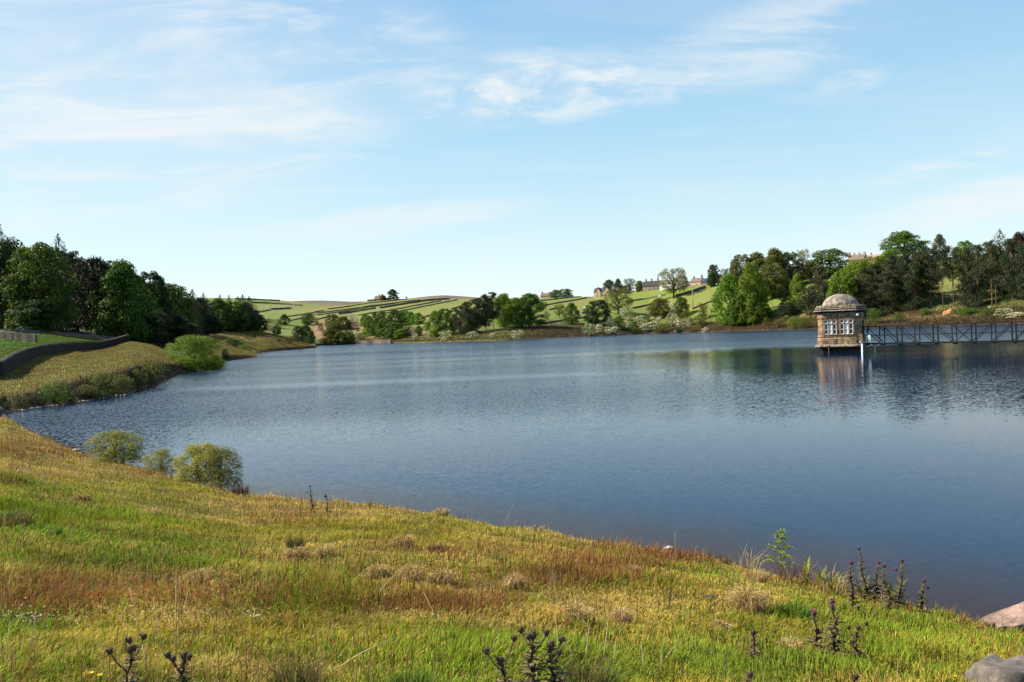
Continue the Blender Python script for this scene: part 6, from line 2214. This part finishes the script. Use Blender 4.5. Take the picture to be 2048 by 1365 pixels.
tussock(874, 1112, 40, 22, 'dark heather tuft in the middle of the bank', [(.07, .03, .02), (.05, .025, .018)], 300, 80, 'heather', 'heather_tuft', .4, None, False)
tussock(1500, 1140, 60, 60, 'fan of pale dry grass at the water edge left of the sapling', STRAWP[:2], 26, 81, 'dry grass', 'dry_grass_fan', .6, 'fans of dry grass at the water edge', False)
tussock(1588, 1146, 90, 50, 'reddish grass fan between the sapling and the upright fern', [(.20, .09, .05), (.30, .2, .11)], 130, 82, 'dry grass', 'dry_grass_fan', .6, 'fans of dry grass at the water edge', False)
tussock(1660, 1160, 70, 56, 'dry grass fan behind the spreading fern', STRAWP, 60, 83, 'dry grass', 'dry_grass_fan', .65, 'fans of dry grass at the water edge', False)
tussock(1450, 1110, 24, 30, 'small brown plant in the shallows left of the sapling', [(.12, .07, .04), (.2, .12, .06)], 50, 84, 'dry grass', 'dry_grass_fan', .5, 'fans of dry grass at the water edge', False)
tussock(480, 985, 50, 26, 'dark brown grass tuft at the foot of the right willow bush', [(.06, .03, .02), (.1, .05, .03)], 160, 85, 'grass tussock', 'grass_tussock', .4, None, False)
tussock(2040, 1245, 60, 36, 'dry straw lying on the pinkish slab at the right edge', STRAWP, 130, 86, 'dry grass', 'dry_grass_fan', .9, None, False)


def rosette(px, py, wpx, label):
    f, k = near_point(px, py)
    Rr = wpx * k / 2
    r = random.Random(4)
    e = empty('dock_plant', f, 0, label, 'dock plant')
    for i in range(13):
        mb = MB()
        a = 2.4 * i
        el = r.uniform(.25, .9)
        L = Rr * r.uniform(.8, 1.25)
        d, s = Vector((math.cos(a), math.sin(a), 0)), Vector((-math.sin(a), math.cos(a), 0))
        for j in range(7):
            t = j / 6
            p = d * L * t + Vector((0, 0, L * el * (t - .75 * t * t)))
            ww = L * .19 * math.sin(math.pi * min(.98, .12 + .86 * t)) ** .8
            mb.v += [tuple(p - s * ww + Vector((0, 0, ww * .5))), tuple(p), tuple(p + s * ww + Vector((0, 0, ww * .5)))]
        for j in range(6):
            b = j * 3
            mb.q += [(b, b + 1, b + 4, b + 3), (b + 1, b + 2, b + 5, b + 4)]
        mb.build('leaf', M['dockleaf'], e, True)


M['dockleaf'] = mat_simple('dock_leaf', (.045, .055, .030), 0.6, 14, 0.4)
rosette(1416, 1204, 44, 'dark broad-leaved rosette beside the largest straw tussock')

# dry stalks
M['straw'] = mat_simple('straw', (.48, .37, .22), 0.85, 10, 0.2)
ST = [(288, 1290, 250, 1180), (330, 1330, 298, 1200), (352, 1330, 345, 1145), (360, 1270, 370, 1185), (8, 1360, 8, 1248), (55, 1330, 62, 1224), (300, 1362, 275, 1295), (650, 1345, 790, 1280), (668, 1330, 688, 1300), (740, 1205, 800, 1140), (885, 1262, 846, 1190), (922, 1180, 1005, 1182), (1120, 1330, 1112, 1240), (1168, 1345, 1180, 1260), (1205, 1340, 1218, 1250), (1225, 1350, 1235, 1280), (1150, 1345, 1140, 1300), (1290, 1362, 1285, 1290), (1315, 1335, 1368, 1283), (1322, 1362, 1326, 1305), (1058, 1362, 1064, 1276), (1004, 1046, 1026, 1011), (1477, 1130, 1496, 1088), (1488, 1140, 1540, 1096), (1350, 1098, 1351, 1064), (250, 950, 285, 905), (130, 1100, 145, 1050), (520, 1205, 506, 1265)]
for i, (x0, y0, x1, y1) in enumerate(ST):
    f, k = near_point(x0, y0)
    ut, vt = ray(x1, y1)
    tp = Vector((ut * f.y, f.y + .05, EYE + vt * f.y)) - f
    if tp.z < .03:
        tp.z = .05
    mb = MB()
    midp = tp * .5 + Vector((0, 0, .012 * tp.length))
    mb.tube([(0, 0, -.02), midp, tp], [.0030, .0026, .0012], 5)
    tag(mb.build('dry_stalk', M['straw'], None, True, None, f), 'thin bleached dead stalk standing in the near grass', 'dry stalk', 'dead stalks in the near grass')

# small flowers
M['yellow'] = mat_simple('yellow_petal', (.75, .50, .01), 0.6, 30, 0.1)
for i, (px, py, lab) in enumerate([(183, 1361, 'lowest yellow dandelion at the bottom left'), (200, 1366, 'yellow dandelion cut by the bottom edge'), (229, 1341, 'yellow dandelion beside the branching blackish thistle'), (1911, 1358, 'tiny yellow flower beside the grey boulder')]):
    f, k = near_point(px, py + 14)
    e = empty('dandelion', f, 0, lab, 'flower', 'yellow dandelions at the bottom of the photo')
    mb = MB()
    ztop = max(.07, EYE + ray(px, py)[1] * f.y - f.z)
    mb.tube([(0, 0, -.02), (0, 0, ztop)], [.002, .002], 5)
    mb.build('stem', M['stemgreen'], e)
    mb = MB()
    for j in range(16):
        a = 2 * math.pi * j / 16
        d, s = Vector((math.cos(a), math.sin(a), .35)), Vector((-math.sin(a), math.cos(a), 0)) * .0028
        p = Vector((0, 0, ztop))
        L = .014 if j % 2 else .010
        mb.add([p - s, p + s, p + d * L + s, p + d * L - s], [(0, 1, 2, 3)])
    mb.build('flower_head', M['yellow'], e)
wf_pos = []
for cx, cy, sx, sy, nn in ((40, 1345, 60, 16, 110), (506, 1262, 16, 12, 30), (90, 1320, 90, 20, 50), (300, 1290, 120, 25, 50), (860, 1245, 60, 14, 20), (1000, 1255, 60, 10, 16)):
    for _ in range(nn):
        px, py = rng.normal(cx, sx * .6), rng.normal(cy, sy * .6)
        wf_pos.append((px, py))
wf_pos = np.array(wf_pos)
uv = np.array([ray(*p) for p in wf_pos])
ys = np.clip((EYE - 2.05) / np.maximum(-uv[:, 1] - 0.0, .1) , 2.6, 30)
zz = near_ground(uv[:, 0], ys)
pos = np.stack([uv[:, 0] * ys, ys, zz + rng.uniform(.06, .12, len(ys))], 1)
vs, q = leaf_quads(pos, rng.normal(0, .5, pos.shape) + np.array([0, -.4, 1.0]), rng.uniform(.004, .0075, len(pos)), rng, .9)
cc = np.repeat(np.array([.62, .60, .34]) * rng.uniform(.75, 1.1, (len(pos), 1)), 4, 0)
tag(obj('tiny_flowers', mesh_np('tiny_flowers', vs, q, None, False, {'col': cc}), M['grass']), 'tiny cream flowers sprinkled low in the grass at the bottom left', None, None, 'stuff')

# ------------------------------------------------------------------ stones


def rock_mesh(name, seed, sx, sy, sz, sub=4, rough=.22, flat=None, squash=0.0):
    bm = bmesh.new()
    bmesh.ops.create_icosphere(bm, subdivisions=sub, radius=1.0)
    co = np.array([v.co[:] for v in bm.verts])
    r = np.random.default_rng(seed)
    # facets: cut the ball with random planes, then roughen
    for _ in range(16):
        d = r.normal(size=3)
        d /= np.linalg.norm(d)
        h = r.uniform(.62, .95)
        s = co @ d
        co = co - np.outer(np.maximum(s - h, 0), d) * .9
    if flat:
        co[:, 2] = np.minimum(co[:, 2], flat + .06 * snoise(co[:, 0] * 2, co[:, 1] * 2, seed, 3))
    nrm_ = co / np.linalg.norm(co, axis=1, keepdims=True)
    for f_, a_ in ((2.5, rough * .35), (7, rough * .14), (18, rough * .06)):
        co = co + nrm_ * (a_ * snoise(co[:, 0] * f_ + co[:, 2] * f_ * .7, co[:, 1] * f_ - co[:, 2] * f_ * .6, seed + int(f_), 2))[:, None]
    co = co * np.array([sx, sy, sz])
    for v, c in zip(bm.verts, co):
        v.co = c
    me = bpy.data.meshes.new(name)
    bm.to_mesh(me)
    bm.free()
    for p_ in me.polygons:
        p_.use_smooth = sub > 2
    return me


def rock_mat(name, c1, c2, c3, sc=6.0, lich=.62):
    m, t, out = new_mat(name)
    tc_ = t.n('ShaderNodeTexCoord').outputs['Object']
    n1, n2, n3 = t.noise(tc_, sc, 8, .7), t.noise(tc_, sc * 5, 6, .7), t.noise(tc_, sc * .6, 5, .6)
    c = t.mix(t.rng(n1, .35, .65), c1, c2)
    c = t.mix(t.rng(n2, lich - .06, lich + .06, 0, .8), c, c3)
    k = t.rng(n3, .3, .7, .7, 1.2)
    c = t.mix(1.0, c, t.n('ShaderNodeCombineColor', ins={0: k, 1: k, 2: k}).outputs[0], 'MULTIPLY')
    p = t.n('ShaderNodeBsdfPrincipled', ins={'Base Color': c, 'Roughness': .92})
    b = t.n('ShaderNodeBump', ins={'Height': t.math('ADD', n1, t.math('MULTIPLY', n2, .5)), 'Strength': .8, 'Distance': .02})
    t.put(p, 'Normal', b.outputs[0])
    t.put(out, 0, p.outputs[0])
    return m


M['gritstone'] = rock_mat('gritstone', (.085, .070, .055), (.15, .125, .10), (.26, .25, .23), 7)
M['pinkstone'] = rock_mat('pinkstone', (.33, .215, .16), (.17, .11, .085), (.42, .34, .27), 5, .62)
M['palestone'] = rock_mat('palestone', (.42, .35, .28), (.56, .47, .38), (.30, .22, .16), 3, .66)
M['orangestone'] = rock_mat('orangestone', (.42, .215, .09), (.34, .17, .08), (.46, .29, .15), .4, .6)
f, k = near_point(2010, 1392)
o = obj('boulder', rock_mesh('boulder', 31, 122 * k, 84 * k, 112 * k, 5, .32, .60), M['gritstone'], None, f + Vector((0, 0, .0)))
o.rotation_euler = (0, R(3), R(8))
tag(o, 'big grey gritstone boulder with lichen specks in the bottom right corner', 'boulder')


def slab_mesh(name, seed, L, D, hs):
    """split sandstone: stacked uneven strata with broken edges"""
    r = random.Random(seed)
    mb = MB()
    z = -.05
    n = 18
    base_r = [1 + r.uniform(-.16, .16) for _ in range(n)]
    sh = 0
    for h in hs:
        sh += r.uniform(-.04, .07) * L
        loops = []
        for zz, s in ((z, .97), (z + h * .25, 1.0), (z + h * .8, .985), (z + h, .94)):
            loops.append([Vector((sh + L * s * base_r[k] * abs(math.cos(2 * math.pi * k / n)) ** .7 * (1 if math.cos(2 * math.pi * k / n) > 0 else -1) + r.uniform(-.012, .012), D * s * base_r[k] * abs(math.sin(2 * math.pi * k / n)) ** .7 * (1 if math.sin(2 * math.pi * k / n) > 0 else -1) + r.uniform(-.012, .012), zz + r.uniform(-.15, .15) * h * (zz > z + h * .5))) for k in range(n)])
        mb.rings(loops)
        z += h + .003
        base_r = [b_ * r.uniform(.86, 1.0) for b_ in base_r]
        L, D = L * .93, D * .92
    return mb.mesh(name)


f, k = near_point(2062, 1258)
o = obj('rock_slab', slab_mesh('rock_slab', 4, 100 * k, 48 * k, [22 * k, 17 * k, 15 * k]), M['pinkstone'], None, f + Vector((.02, .18, -.05)))
o.rotation_euler = (R(6), R(-13), R(10))
tag(o, 'pinkish slanting rock slab at the water by the right edge', 'rock')
f, k = near_point(2085, 1235)
o = obj('rock_slab', slab_mesh('rock_slab', 9, 74 * k, 40 * k, [20 * k, 22 * k]), M['pinkstone'], None, f + Vector((.15, .42, .0)))
o.rotation_euler = (R(4), R(-16), R(25))
tag(o, 'smaller pinkish rock behind the slanting slab at the right edge', 'rock')

STM = [rock_mesh('shore_stone', 70 + i, 1, .8, .55, 2, .3) for i in range(5)]


def stone(px, py, wpx, label, group, y=None, mat='palestone', lift=.02):
    u_, v_ = ray(px, py)
    yy = y or min(EYE / -v_, 400)
    s = wpx * yy / FPX / 2
    o = obj('shore_stone', random.choice(STM), M[mat], None, (u_ * yy, yy, lift))
    o.scale = (s * random.uniform(.8, 1.2), s * random.uniform(.8, 1.2), s * random.uniform(.6, 1))
    o.rotation_euler = (0, 0, random.uniform(0, 6.28))
    return tag(o, label, 'stone', group)


rs = random.Random(8)
for i in range(64):
    px = 28 + (332 - 28) * ((i + rs.random()) / 64)
    if 120 < px < 150 or (210 < px < 222) or (266 < px < 284 and i % 2):
        continue
    u_ = ray(px, 790)[0]
    yy = float(np.interp(u_, US, CY[6])) - rs.uniform(.0, .6)
    py = 682.5 + 0
    s = rs.uniform(3.2, 8.0) if px < 260 else rs.uniform(3.0, 6.0)
    o = stone(px, 790, s, 'small whitish stone lying along the waterline of the left bank', 'white stones along the left waterline', yy)
stone(350, 751, 9, 'pinkish white stone alone at the waterline before the round bush', None, None)
stone(367, 745.5, 9, 'flat white stone in the water at the left foot of the round bush', None, None)
u_, _ = ray(152, 905)
stone(152, 904, 14, 'white stone at the waterline left of the left willow bush', None, float(np.interp(u_, US, CY[3])) * 1.0, lift=.06)
u_, _ = ray(1338, 1098)
stone(1338, 1098, 22, 'flat pale stone at the waterline of the right brow', None, float(np.interp(u_, US, CY[3])) * .985, lift=.12)
f = ground_at(1898, 630, 300)
k = f.y / FPX
o = obj('earth_mound', rock_mesh('earth_mound', 91, 13 * k, 9 * k, 13 * k, 4, .5), M['orangestone'], None, f)
tag(o, 'orange outcrop of bare earth and sandstone under the right pines', 'outcrop')
mb = MB()
mb.tube([(0, 0, 0), (24 * k, .4, .5)], [.35, .22], 8)
o = mb.build('fallen_log', M['pole'], None, True, None, ground_at(1976, 618, 300) + Vector((0, 0, .4)))
tag(o, 'fallen pale log lying under the double-stemmed pine', 'log')
